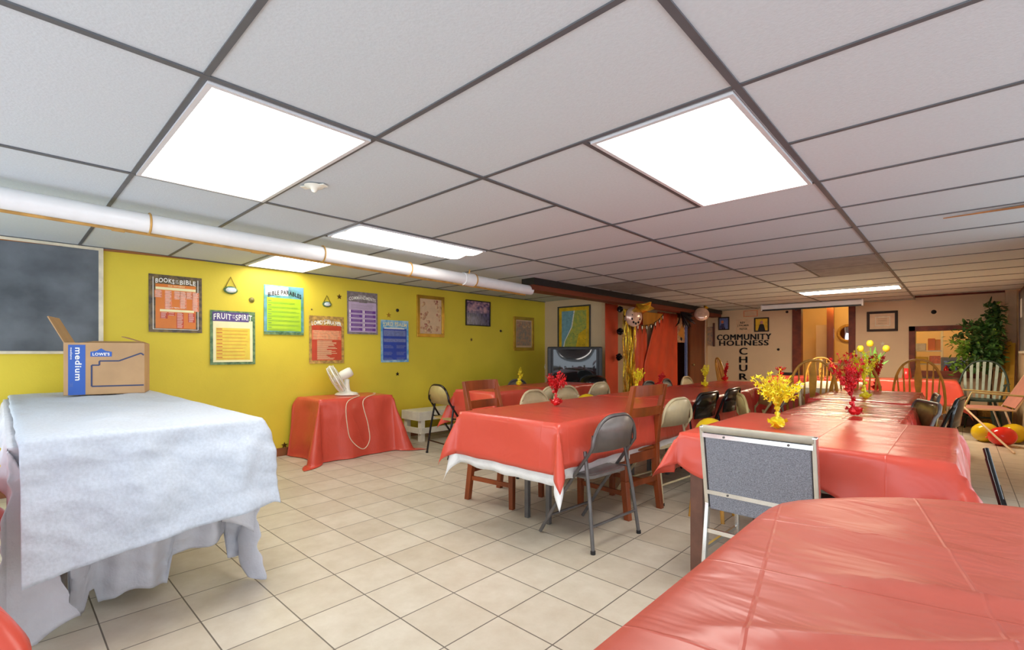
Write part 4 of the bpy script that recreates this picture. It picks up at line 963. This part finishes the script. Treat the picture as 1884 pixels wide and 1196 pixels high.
# ================================================================== CHAIRS (seat centre at the origin, sitter looks along +Y)
def folding_chair(label, frame='grey_metal', panel='grey_seat', H=.78, square=False, loc=(0, 0, 0), rz=0, group=None, w=.205):
    t = thing('folding_chair', label, 'chair', loc, rz, group); r = .011; yb = -.235; R_ = .06 if square else .165
    loop = [(-w, .19, .012), (-w, .06, .21), (-w, -.10, .43), (-w+.004, -.19, H-R_-.03)]
    for k in range(9):
        a = pi-k*(pi/2)/8; loop.append((-(w-R_)+R_*cos(a), -.19-.02-.02*(k/8), H-R_+R_*sin(a)*.98-.0))
    full = loop+[(-x, y, z) for x, y, z in loop[::-1]]
    MB().tube(full, r, frame, 8).build('frame', t)
    for s_ in (-1, 1):
        MB().tube([(s_*(w-.012), -.145, .545), (s_*(w+.004), -.19, .28), (s_*(w+.02), -.225, .012)], r, frame, 8).tube([(s_*(w+.02), -.226, .0), (s_*(w+.02), -.225, .02)], .014, 'black', 8).build('leg', t)
        MB().tube([(s_*(w-.02), .05, .385), (s_*(w-.012), -.165, .41)], .007, frame, 6).build('side_link', t)
    MB().tube([(-w-.012, -.208, .14), (w+.012, -.208, .14)], .008, frame, 8).build('crossbar', t); MB().tube([(-w, .125, .12), (w, .125, .12)], .008, frame, 8).build('crossbar', t)
    # seat pan with rolled edge
    o = []; sw, sd, rc = w-.018, .185, .05
    for cx_, cy_, a0 in ((sw-rc, sd-rc, 0), (-sw+rc, sd-rc, 90), (-sw+rc, -sd+rc, 180), (sw-rc, -sd+rc, 270)):
        for k in range(6): a = radians(a0+k*18); o.append((cx_+rc*cos(a), cy_+rc*sin(a)+.01))
    m = MB(); m.prism(o, .388, .405, panel, ax='z'); m.prism([(x*.86, y*.86) for x, y in o], .405, .409, panel, ax='z'); m.build('seat', t, bev=.004)
    # curved back panel
    m = MB(); n = 12; vs = []
    zt, zb = H-.012, H-.205
    for i in range(n+1):
        q = i/n*2-1; x = q*(w-.006); c_ = -.03*(1-q*q)
        e = (R_)*(1-sqrt(max(0, 1-max(0, (abs(x)-(w-R_))/R_)**2))) if abs(x) > w-R_ else 0
        eb = 0
        for z, dy in ((zb+eb, -.190), ((zb+zt)/2, -.204), (zt-e, -.218)): vs.append((x, dy+c_, z))
    fs = [(i*3+k, (i+1)*3+k, (i+1)*3+k+1, i*3+k+1) for i in range(n) for k in range(2)]
    m.add(vs, fs, panel, True); m.build('backrest', t, solid=.008)
    return t
def ladder_chair(label, loc=(0, 0, 0), rz=0):
    t = thing('ladder_back_chair', label, 'chair', loc, rz); H = .88; w = .185
    def post(s_):
        m = MB(); P = [(s_*(w+.005), -.225, 0), (s_*w, -.195, .25), (s_*w, -.19, .46), (s_*w, -.215, .66), (s_*w, -.265, H)]; W2 = [(.019, .020), (.019, .022), (.019, .024), (.018, .020), (.016, .014)]
        for k in range(4):
            a, b = P[k], P[k+1]; (wa, da), (wb, db) = W2[k], W2[k+1]
            m.hexa([(a[0]-wa, a[1]-da, a[2]), (a[0]+wa, a[1]-da, a[2]), (a[0]+wa, a[1]+da, a[2]), (a[0]-wa, a[1]+da, a[2])], [(b[0]-wb, b[1]-db, b[2]), (b[0]+wb, b[1]-db, b[2]), (b[0]+wb, b[1]+db, b[2]), (b[0]-wb, b[1]+db, b[2])], 'chair_wood')
        return m
    for s_ in (-1, 1): post(s_).build('back_leg', t, bev=.003)
    for s_ in (-1, 1): MB().hexa([(s_*w-.017, .17, 0), (s_*w+.017, .17, 0), (s_*w+.017, .204, 0), (s_*w-.017, .204, 0)], [(s_*w-.021, .165, .42), (s_*w+.021, .165, .42), (s_*w+.021, .207, .42), (s_*w-.021, .207, .42)], 'chair_wood').build('front_leg', t, bev=.003)
    MB().hexa([(-.195, -.19, .42), (.195, -.19, .42), (.215, .215, .42), (-.215, .215, .42)], [(-.195, -.19, .442), (.195, -.19, .442), (.215, .215, .442), (-.215, .215, .442)], 'chair_seat_wood').build('seat', t, bev=.006)
    MB().box(-w, w, .175, .195, .355, .42, 'chair_wood').box(-w, w, -.20, -.18, .355, .42, 'chair_wood').box(-w-.01, -w+.01, -.19, .18, .355, .42, 'chair_wood').box(w-.01, w+.01, -.19, .18, .355, .42, 'chair_wood').build('apron', t)
    for z, y, hh in ((.845, -.252, .075), (.70, -.226, .06)):
        m = MB(); n = 8
        for i in range(n):
            q0, q1 = i/n*2-1, (i+1)/n*2-1; c0, c1 = -.022*(1-q0*q0), -.022*(1-q1*q1)
            m.hexa([(q0*w, y+c0-.007, z-hh/2), (q1*w, y+c1-.007, z-hh/2), (q1*w, y+c1+.007, z-hh/2), (q0*w, y+c0+.007, z-hh/2)], [(q0*w, y+c0-.012, z+hh/2), (q1*w, y+c1-.012, z+hh/2), (q1*w, y+c1+.002, z+hh/2), (q0*w, y+c0+.002, z+hh/2)], 'chair_wood')
        m.build('back_slat', t)
    for y in (-.205, ): MB().box(-w, w, y-.008, y+.008, .20, .235, 'chair_wood').build('stretcher', t)
    for s_ in (-1, 1): MB().box(s_*w-.008, s_*w+.008, -.20, .18, .15, .18, 'chair_wood').build('stretcher', t)
    return t
def windsor_chair(label, loc=(0, 0, 0), rz=0, frame='oak', spin='oak', H=.99, w=.215, splat=True, arms=False, flat=False):
    t = thing('spindle_back_chair', label, 'chair', loc, rz, 'oak spindle-back chairs' if frame == 'oak' else None)
    o = [((w+.01)*cos(a)*(1-.08*sin(a)), .205*sin(a)) for a in [2*pi*k/28 for k in range(28)]]
    MB().prism(o, .425, .452, frame, ax='z').build('seat', t, bev=.008)
    for sx in (-1, 1):
        for sy in (-1, 1):
            a = Vector((sx*.13, sy*.12, .43)); b = Vector((sx*.20, sy*.20, 0)); P = [a.lerp(b, q) for q in (0, .2, .35, .5, .65, .8, 1)]
            MB().tube(P, [.013, .018, .015, .021, .017, .012, .010], frame, 10).build('leg', t)
    MB().tube([(-.168, -.16, .19), (-.168, .16, .19)], [.010, .010], frame).tube([(.168, -.16, .19), (.168, .16, .19)], .010, frame).tube([(-.168, 0, .19), (.168, 0, .19)], .012, frame).build('stretcher', t)
    zs = .45
    def bow(x):    # height of the bow for a given x
        q = min(1, abs(x)/w); return zs+.06+(H-zs-.06)*(1-q**2.6)**(1/2.2)
    def yb(z): return -.165-.12*(z-zs)/(H-zs)
    P = [(-w*.93, yb(zs), zs-.01)]
    for k in range(25):
        a = pi-pi*k/24; x = w*1.0*(abs(cos(a))**.8)*(1 if cos(a) > 0 else -1); z = bow(x) if 0 < k < 24 else zs+.10; P.append((x, yb(z), z))
    P.append((w*.93, yb(zs), zs-.01)); MB().tube(P, .013, frame, 10).build('bow', t)
    n = 8 if splat else 7
    for i in range(n):
        q = (i+.5)/n*2-1
        if splat and abs(q) < .15: continue
        x0, x1 = q*w*.80, q*w*.92; z1 = bow(x1)-.008
        if flat: MB().hexa([(x0-.014, yb(zs)-.004, zs), (x0+.014, yb(zs)-.004, zs), (x0+.014, yb(zs)+.004, zs), (x0-.014, yb(zs)+.004, zs)], [(x1-.017, yb(z1)-.004, z1), (x1+.017, yb(z1)-.004, z1), (x1+.017, yb(z1)+.004, z1), (x1-.017, yb(z1)+.004, z1)], spin).build('spindle', t)
        else: MB().tube([(x0, yb(zs), zs-.01), ((x0+x1)/2, yb((zs+z1)/2), (zs+z1)/2), (x1, yb(z1), z1)], [.007, .009, .006], spin, 8).build('spindle', t)
    if splat:
        zt = H-.01; m = MB(); pr = [(0, .012), (.10, .022), (.2, .014), (.35, .022), (.52, .032), (.68, .034), (.80, .026), (.92, .018), (1, .016)]
        out_ = [(x, zs+(zt-zs)*q) for q, x in pr]+[(-x, zs+(zt-zs)*q) for q, x in pr[::-1]]
        m.prism(out_, -.004, .004, spin); m.v = [(x, y+yb(z), z) for x, y, z in m.v]
        for q in (.45, .58, .70): m.tube([(.020*cos(a), yb(zs+(zt-zs)*q)+.006, zs+(zt-zs)*q+.020*sin(a)) for a in [2*pi*k/10 for k in range(10)]], .004, 'chair_wood', 5, closed=True)
        m.build('splat', t)
    if arms:
        for s_ in (-1, 1): MB().tube([(s_*w, yb(.66), .66), (s_*(w+.03), .0, .665), (s_*(w+.02), .16, .655)], [.013, .014, .018], frame, 8).tube([(s_*(w+.02), .13, .65), (s_*(w-.03), .11, .45)], .011, frame, 8).build('armrest', t)
    return t
R_ = radians
# middle-left row, aisle side
g0 = folding_chair('dark grey metal folding chair nearest the camera, at the corner of the pink-red table', loc=(-1.67, 2.45, 0), rz=R_(86), H=.745)
l0 = ladder_chair('dark reddish wooden ladder-back chair between the grey and the beige folding chairs', loc=(-1.795, 3.03, 0), rz=R_(84))
b0 = folding_chair('beige metal folding chair right behind the wooden ladder-back chair', 'beige_metal', 'beige_metal', loc=(-1.76, 3.50, 0), rz=R_(84), H=.76)
k0 = folding_chair('black glossy folding chair next after the beige one on the aisle side', 'black_gloss', 'black_gloss', loc=(-1.74, 4.02, 0), rz=R_(88), H=.77, square=True)
k1 = dup(k0, (-1.74, 4.60, 0), R_(92), 'second black folding chair farther along the aisle side of the left row')
o0 = folding_chair('olive-beige folding chair seen nearly edge-on beyond the two black ones', 'olive_metal', 'olive_metal', loc=(-1.62, 5.18, 0), rz=R_(118), H=.77)
p0 = folding_chair('pale grey metal folding chair past the end of the left row in the aisle', 'pale_metal', 'pale_metal', loc=(-1.56, 5.72, 0), rz=R_(100), H=.76)
# middle-left row, wall side
dup(l0, (-2.50, 2.62, 0), R_(-84), 'dark wooden ladder-back chair on the wall side with its legs showing under the pink-red cover')
dup(b0, (-2.60, 3.32, 0), R_(-88), 'beige folding chair on the wall side of the left row, first past the wooden chair')
dup(b0, (-2.72, 3.95, 0), R_(-92), 'beige folding chair behind the yellow balloon on the wall side of the left row')
dup(g0, (-2.62, 5.55, 0), R_(-90), 'grey folding chair back left of the red foil curl, far wall side')
dup(g0, (-2.66, 6.15, 0), R_(-84), 'grey folding chair back right of the red foil curl, far wall side')
dup(b0, (-2.62, 6.68, 0), R_(-90), 'beige folding chair farthest along the wall side of the left row')
# row by the yellow wall
d0 = folding_chair('black-framed folding chair standing at the near end of the wall row by the white bench', 'black_gloss', 'olive_metal', loc=(-4.02, 3.40, 0), rz=R_(-8), H=.76)
dup(b0, (-4.06, 4.15, 0), R_(-90), 'beige folding chair against the yellow wall, left one behind the wall row')
dup(g0, (-4.06, 4.68, 0), R_(-90), 'grey folding chair against the yellow wall, right one behind the wall row')
dup(b0, (-3.24, 3.82, 0), R_(92), 'beige folding chair on the aisle side of the wall row, nearer one')
dup(b0, (-3.24, 4.72, 0), R_(88), 'beige folding chair on the aisle side of the wall row, below the television')
# right row
dup(o0, (-1.08, 4.15, 0), R_(-62), 'yellow-olive folding chair leaning at the left side of the right row')
dup(b0, (-.93, 5.42, 0), R_(-80), 'small beige folding chair back between the two nearest oak chairs')
gm = folding_chair('folding chair with shiny bronze back at the right side of the right row', 'grey_metal', 'gold_metal', loc=(-.37, 4.28, 0), rz=R_(112), H=.76, square=True)
dup(gm, (-.36, 5.15, 0), R_(96), 'second shiny bronze-backed folding chair farther along the right row')
dup(k0, (-.22, 4.80, 0), R_(84), 'black folding chair leaning back behind the bronze-backed chairs')
# oak chairs
def place(c, u, depth, rz, label=None):
    r = (u-CX)/F*depth; loc = (r*_c-depth*_s, r*_s+depth*_c, 0)
    if label: return dup(c, loc, R_(rz), label)
    c.location = loc; c.rotation_euler = (0, 0, R_(rz)); return c
w0 = windsor_chair('oak spindle-back chair left of the tulips, back toward the camera', w=.225, H=1.02)
place(w0, 1488, 5.15, 20)
place(w0, 1571, 5.25, 10, 'oak spindle-back chair behind the yellow foil spray at the end of the right row')
place(w0, 1690, 5.5, 2, 'oak spindle-back chair in front of the serving window')
place(w0, 1517, 7.3, 200, 'oak spindle-back chair farthest back, just inside the doorway view')
place(w0, 1358, 6.9, -55, 'oak spindle-back chair seen from the side in front of the CHURCH letters')
gw = windsor_chair('green-framed spindle-back armchair with pale slats under the potted tree', frame='green_paint', spin='pale_green', H=.98, w=.26, splat=False, arms=True, flat=True, loc=(.20, 9.42, 0), rz=R_(168))
# grey padded chair
t = thing('padded_chair', 'grey fabric padded chair with silver frame, its back to the camera', 'chair', (-.615, 2.36, 0), R_(-2)); gw_ = .218
def chr_(m, pts, r=.011): m.tube(pts, r, 'chrome', 10); return m
for s_ in (-1, 1):
    m = MB()
    for a, b in (((s_*gw_, -.225, .0), (s_*gw_, -.165, .42)), ((s_*gw_, -.165, .42), (s_*gw_, -.225, .775))): m.bar(a, b, .018, .028, 'chrome', up=(0, 1, 0))
    m.build('back_leg', t, bev=.003)
    MB().bar((s_*gw_, .20, 0), (s_*(gw_-.005), .17, .41), .018, .022, 'chrome', up=(0, 1, 0)).build('front_leg', t, bev=.003)
    MB().bar((s_*gw_, -.185, .22), (s_*gw_, .185, .22), .012, .016, 'chrome').build('stretcher', t)
MB().bar((-gw_, -.182, .30), (gw_, -.182, .30), .012, .018, 'chrome').build('stretcher', t)
MB().box(-.215, .215, -.165, .20, .405, .465, 'grey_fabric').build('seat', t, bev=.015)
def by(z): return -.165-.060*(z-.42)/.355
bk = MB(); bk.hexa([(-.205, by(.40)-.012, .395), (.205, by(.40)-.012, .395), (.205, by(.40)+.03, .395), (-.205, by(.40)+.03, .395)], [(-.205, by(.745)-.012, .745), (.205, by(.745)-.012, .745), (.205, by(.745)+.03, .745), (-.205, by(.745)+.03, .745)], 'grey_fabric'); bk.build('backrest', t, bev=.006)
MB().tube([(-.216, by(.762), .762), (.216, by(.762), .762)], .017, 'tan_vinyl', 12).build('top_roll', t)
for z in (.735, .475): MB().bar((-.214, by(z)-.014, z), (.214, by(z)-.014, z), .006, .018, 'chrome').ball((-.12, by(z)-.019, z), .005, 'grey_metal', 8, 5).ball((.13, by(z)-.019, z), .005, 'grey_metal', 8, 5).build('trim_strip', t)
# clip hanging under the brown-legged table's cover
p = onY(1520, 903, 2.33)
# black folded chair seen along the right side of the brown-legged table
t = thing('folded_chair', 'black folded chair leaning against the right end of the brown-legged table', 'chair', (.07, 2.80, 0))
for y in (0, .30):
    MB().tube([(.16, y-.35, .0), (.02, y+.12, .64)], .012, 'black_gloss', 8).build('leg', t)
MB().hexa([(.145, -.25, .10), (.145, .05, .10), (.160, .05, .10), (.160, -.25, .10)], [(.05, .0, .5), (.05, .30, .5), (.065, .30, .5), (.065, .0, .5)], 'black_gloss').build('seat', t)
# stool and yellow balloons
t = thing('wooden_stool', 'low wooden stool under the yellow balloon beside the brown-legged table', 'stool', (-1.22, 3.28, 0))
MB().lathe([(.15, .42), (.16, .43), (.16, .445), (.15, .455)], 'oak', 20).build('seat', t)
for a in range(4): MB().tube([(.10*cos(pi/4+a*D90), .10*sin(pi/4+a*D90), .42), (.15*cos(pi/4+a*D90), .15*sin(pi/4+a*D90), 0)], .013, 'oak', 8).build('leg', t)
def balloon(loc, r, mt, label, sq=(1, 1, 1.08), rot=(0, 0, 0)):
    mb = MB(); mb.ball((0, 0, 0), r, mt, 22, 16, sq); mb.lathe([(.004, -r*sq[2]), (.012, -r*sq[2]-.014), (.001, -r*sq[2]-.014)], mt, 10)
    return mb.build('balloon', loc=loc, rot=rot, label=label, cat='balloon', group='party balloons')
balloon((-1.23, 3.27, .555), .088, 'balloon_yellow', 'yellow balloon peeking over the left corner of the brown-legged table', (1.15, 1.2, 1.0), (1.4, 0, 0))
balloon((-2.70, 3.98, .555), .115, 'balloon_yellow', 'yellow balloon on the chair seat behind the tall red foil spray', (1.1, 1.2, 1.0), (1.4, 0, .3))
balloon((.225, 8.30, .118), .118, 'balloon_yellow', 'yellow balloon on the floor, left of the red one', (1, 1, 1.15), (1.3, 0, .9))
balloon((.365, 8.08, .112), .112, 'balloon_red', 'red balloon on the floor between two yellow ones', (1, 1, 1.15), (1.35, 0, 1.5))
balloon((.475, 8.42, .118), .118, 'balloon_yellow', 'yellow balloon on the floor, right of the red one by the wall', (1, 1, 1.1), (1.35, 0, 1.1))
# pink folding lawn chair
t = thing('lawn_chair', 'pink vinyl lawn chair with thin tube frame beside the floor balloons', 'chair', (.20, 8.66, 0), R_(100))
w = .27
MB().box(-w+.01, w-.01, -.24, .24, .385, .40, 'pink_vinyl').build('seat', t)
MB().hexa([(-w+.01, -.25, .42), (w-.01, -.25, .42), (w-.01, -.265, .42), (-w+.01, -.265, .42)], [(-w+.01, -.47, .84), (w-.01, -.47, .84), (w-.01, -.485, .84), (-w+.01, -.485, .84)], 'pink_vinyl').build('backrest', t)
for s_ in (-1, 1):
    MB().tube([(s_*w, .25, .39), (s_*w, -.25, .39), (s_*w, -.50, .88)], .012, 'pale_post', 8).build('side_rail', t)
    MB().tube([(s_*w, .24, .38), (s_*w, .32, 0)], .011, 'chrome', 8).build('leg', t); MB().tube([(s_*w, -.16, .38), (s_*w, -.27, 0)], .011, 'chrome', 8).build('leg', t)
    MB().tube([(s_*w, .22, .39), (s_*w, .14, .60), (s_*w, -.33, .57)], .012, 'olive_metal', 8).build('armrest', t)
MB().tube([(-w, -.50, .88), (w, -.50, .88)], .012, 'pale_post', 8).tube([(-w, .25, .39), (w, .25, .39)], .012, 'chrome', 8).tube([(-w, .32, .02), (w, .32, .02)], .010, 'chrome', 8).build('crossbar', t)
a = onZ(1884, 824, .01); MB().tube([Vector((.04, 8.20, .42)), Vector((.30, 7.75, .14)), Vector((.43, 7.5, .012))], .011, 'pale_post', 8).build('wooden_pole', label='thin pale pole slanting to the floor in front of the pink lawn chair', cat='pole')
# ================================================================== CENTREPIECES
def spray(loc, h, mt, label, spread=.10, n=26, lean=0, seed=0, curl=False, star_r=.012):
    random.seed(seed); t = thing('foil_centerpiece', label, 'centrepiece', loc, 0, 'foil spray centrepieces')
    m = MB(); m.ball((0, 0, .028), .034, mt, 10, 7, (1, 1, .85), jit=.2)
    for k in range(10):
        a = 2*pi*k/10; m.add([(.02*cos(a), .02*sin(a), .03), (.05*cos(a+.2), .05*sin(a+.2), random.uniform(.004, .05)), (.045*cos(a-.25), .045*sin(a-.25), random.uniform(.004, .06))], [(0, 1, 2)], mt)
    m.build('weight', t)
    m = MB(); m.tube([(0, 0, .03), (lean*.2, 0, h*.22), (lean*.4, 0, h*.34)], [.010, .007, .004], mt, 8)
    for k in range(3): m.ball((lean*.2+random.uniform(-.012, .012), random.uniform(-.012, .012), .07+.03*k), .013, mt, 8, 5, jit=.3)
    m.build('stem', t)
    m = MB()
    for k in range(n):
        a = random.uniform(0, 2*pi); rr = spread*sqrt(random.random()); zz = h*random.uniform(.66, 1.0)*(1-.18*rr/spread)
        base = Vector((lean*.4, 0, h*.30)); tip = Vector((lean+rr*cos(a), rr*sin(a), zz))
        if curl: P = [base.lerp(tip, q)+Vector((.012*sin(9*q+k), .012*cos(8*q+k), 0)) for q in (0, .2, .4, .6, .8, 1)]
        else: P = [base, base.lerp(tip, .5)+Vector((-.2*rr*cos(a), -.2*rr*sin(a), .01)), tip]
        m.tube(P, .0016, mt, 4, caps=False)
        for q in ((.55, .72, .86, 1.0) if not curl else (.2, .4, .6, .8, 1.0)):
            c = base.lerp(tip, q)+Vector((random.uniform(-.006, .006), random.uniform(-.006, .006), 0)); s_ = star_r*random.uniform(.7, 1.3)
            ax_ = Vector((random.gauss(0, 1), random.gauss(0, 1), random.gauss(0, .6))).normalized(); R3 = ax_.to_track_quat('Z', 'Y').to_matrix()
            pts = [c+R3 @ Vector((p[0], p[1], 0)) for p in star_pts(s_, 4 if not curl else 5, .38, random.uniform(0, 3))]
            m.add(pts+[c+ax_*.003], [(i, (i+1) % len(pts), len(pts)) for i in range(len(pts))], mt)
    m.build('foil_spray', t); return t
def cp(u, v, z=ZT+.006): return tuple(onZ(u, v, z))
spray(cp(1023, 746), .265, 'foil_red', 'wide red foil spray on the near table of the left row', .085, 44, seed=1)
spray(cp(1172, 722), .26, 'foil_yellow', 'yellow foil spray behind the wooden ladder-back chair', .055, 34, lean=.02, seed=2)
spray(cp(1212, 713), .20, 'foil_red', 'leaning dark red foil curl in front of the orange-red cloth', .030, 14, lean=.04, seed=3, curl=True)
spray(cp(1298, 711), .27, 'foil_yellow', 'yellow foil spray at the foot of the white ribbon', .05, 26, seed=4)
spray(cp(1333, 700, ZT+.012), .27, 'foil_red', 'narrow twisted red foil curl left of the side-on oak chair', .022, 16, lean=.03, seed=5, curl=True, star_r=.018)
spray(cp(1430, 787), .31, 'foil_yellow', 'large yellow foil spray on the brown-legged table', .115, 60, seed=6, star_r=.014)
spray(cp(1572, 763, ZT), .42, 'foil_red', 'tall red foil spray in the middle of the right row', .10, 34, lean=-.05, seed=7, curl=True, star_r=.017)
spray(cp(1592, 733, ZT), .46, 'foil_yellow', 'gold and yellow foil spray just behind the tall red one', .12, 50, lean=-.02, seed=8, star_r=.016)
spray(cp(1612, 717, ZT), .42, 'foil_red', 'dark red foil curl near the red cup', .07, 26, lean=.0, seed=9, curl=True, star_r=.024)
spray(cp(955, 709), .235, 'foil_yellow', 'thin yellow foil curl on the row by the yellow wall', .022, 9, lean=.03, seed=10, curl=True)
random.seed(11)
# red foil heap at left end of the crosswise table
p = Vector((-2.22, 9.05, ZT+.006)); spray(tuple(p), .16, 'foil_red', 'small red foil spray at the left end of the crosswise table', .09, 20, seed=12)
# tulips
p = Vector((-1.02, 8.10, 0)); d = Vector((-_s, _c, 0))
t = thing('tulip_vase', 'lime vase with three yellow tulips rising behind the oak chairs', 'vase', (-.98, 9.22, ZT+.006))
MB().lathe([(.05, 0), (.065, .03), (.06, .10), (.05, .17), (.06, .22), (.075, .25)], 'stem_green', 18).build('vase', t)
for dx, hh in ((-.16, .40), (-.04, .48), (.16, .40)):
    MB().tube([(0, 0, .18), (dx*.5, 0, .3), (dx, 0, hh)], .007, 'stem_green', 6).build('stem', t)
    MB().lathe([(.001, -.05), (.04, -.03), (.048, .01), (.034, .045), (.02, .055)], 'tulip_yellow', 12, Matrix.Translation((dx, 0, hh+.04))).build('tulip', t)
m = MB()
for dx, dz in ((-.12, .26), (.10, .24), (.03, .34), (.2, .12), (-.2, .10)): m.add([(0, 0, .15), (dx*.5-.03, .01, .15+dz*.5), (dx, 0, .15+dz), (dx*.5+.04, -.01, .15+dz*.45)], [(0, 1, 2, 3)], 'stem_green')
m.build('leaves', t, solid=.003)
MB().lathe([(.055, 0), (.056, .01), (.042, .15), (.001, .15)], 'cup_red', 20).build('plastic_cup', loc=(-.58, 9.25, ZT+.006), label='red plastic cup upside down on the crosswise table', cat='cup')
# ================================================================== FICUS
t = thing('artificial_ficus', 'leafy potted green tree in the far right corner behind the green armchair', 'plant', (.32, 10.12, 0))
MB().lathe([(.12, 0), (.16, .05), (.18, .28), (.19, .3), (.17, .3), (.15, .27), (.001, .27)], 'wicker', 22).build('pot', t)
m = MB(); m.tube([(0, 0, .25), (.01, 0, .6), (-.01, -.01, .9), (.0, 0, 1.25), (.03, 0, 1.7)], [.022, .02, .018, .012, .006], 'bark', 8).tube([(.0, 0, .5), (.03, .02, .8), (.01, 0, 1.1)], .012, 'bark', 8)
random.seed(21); br = []
for k in range(26):
    z = random.uniform(.95, 1.55); a = random.uniform(0, 2*pi); L_ = random.uniform(.2, .42)*(1 if cos(a) < .2 else .55); e = Vector((L_*cos(a), -abs(L_*sin(a))*.9, z+random.uniform(.0, .16)-.12*(L_ > .3)))
    br.append((Vector((0, 0, z-.05)), e)); m.tube([(0, 0, z-.08), (e.x*.5, e.y*.5, z+.03), e], .004, 'bark', 5, caps=False)
m.build('trunk', t)
def leaf(m, c, s_, mt):
    d = Vector((random.gauss(0, 1), random.gauss(0, 1), random.gauss(-.35, .7))).normalized(); side = d.cross(Vector((random.gauss(0, .3), random.gauss(0, .3), 1))).normalized(); up = side.cross(d)
    pts = [c, c+d*s_*.35+side*s_*.24+up*s_*.03, c+d*s_*.75+side*s_*.16, c+d*s_, c+d*s_*.75-side*s_*.16, c+d*s_*.35-side*s_*.24+up*s_*.03, c+d*s_*.5-up*s_*.03]
    m.add(pts, [(0, 1, 6), (1, 2, 6), (2, 3, 6), (3, 4, 6), (4, 5, 6), (5, 0, 6)], mt)
m = MB(); n_ = 0
for k in range(2600):
    q = random.random()
    if q < .8:
        a, e = random.choice(br); c = a.lerp(e, random.uniform(.35, 1.1))+Vector((random.gauss(0, .045), random.gauss(0, .04), random.gauss(-.02, .06)))
    elif q < .90: c = Vector((random.gauss(.04, .05), random.gauss(-.03, .04), random.uniform(1.45, 1.86)))
    elif q < .96: c = Vector((random.gauss(.16, .04), random.gauss(-.05, .05), random.uniform(1.35, 1.8)))
    else: c = Vector((random.gauss(-.08, .12), random.gauss(-.05, .04), random.uniform(.82, .95)))
    if c.x+.32 > .47 or c.y+10.12 > FY-.06: continue
    if c.x > .1 and random.random() < .4: continue
    leaf(m, c, random.uniform(.065, .105), 'leaf_light' if (c.x < -.22 and c.z < 1.32) or random.random() < .05 else 'leaf')
m.build('foliage', t, kind='stuff')
# corner clutter
for i, (x, y, tx, ty, hh) in enumerate(((.42, 10.0, .50, 10.30, 1.22), (.46, 9.9, .54, 10.28, 1.26), (.52, 9.82, .575, 10.26, 1.24))):
    MB().bar((x, y, .005), (tx, ty, hh), .05, .02, 'yellow_wood').build('wooden_board', loc=(0, 0, 0), label=('left', 'middle', 'right')[i]+' one of three yellow boards leaning in the far right corner', cat='board', group='yellow boards in the corner')
t = thing('hanging_crutch', 'pale wooden crutch shape hanging on the corner post beside the tree', 'crutch', (.44, 10.30, 1.26))
MB().tube([(0, 0, .62), (.005, 0, .3), (.0, 0, .0)], .010, 'pale_paper', 8).build('shaft', t); MB().tube([(.075, 0, .42), (.04, 0, .2), (0, 0, .0)], .010, 'pale_paper', 8).build('shaft', t)
MB().ball((-.01, 0, -.01), .035, 'salmon_paper', 8, 6, jit=.2).build('rag', t)
t = thing('notice_board', 'dark speckled notice board on the right wall at the frame edge', 'board', (RX, 9.55, 1.12), -D90)
MB().box(0, .9, -.02, 0, 0, .80, 'stone_grey').box(.1, .3, -.024, -.02, .45, .7, 'paper').build('board', t)
MB().box(-.02, .92, -.035, 0, -.03, 0, 'chalk_frame').box(-.02, 0, -.03, 0, 0, .82, 'dark_wood').box(.9, .92, -.03, 0, 0, .82, 'dark_wood').box(-.02, .92, -.03, 0, .80, .82, 'dark_wood').build('frame', t)
MB().box(-.09, .09, -.07, .07, 0, .32, 'tv_body').box(-.07, .07, -.075, -.07, .05, .28, 'stone_grey').build('small_speaker', loc=(.44, 9.72, .0), label='small dark speaker box on the floor behind the pink lawn chair', cat='speaker')
MB().box(-.16, .16, -.14, .14, 0, .24, 'dark_wood').build('storage_crate', loc=(.03, 10.05, 0), bev=.01, label='dark crate on the floor under the potted tree', cat='crate')
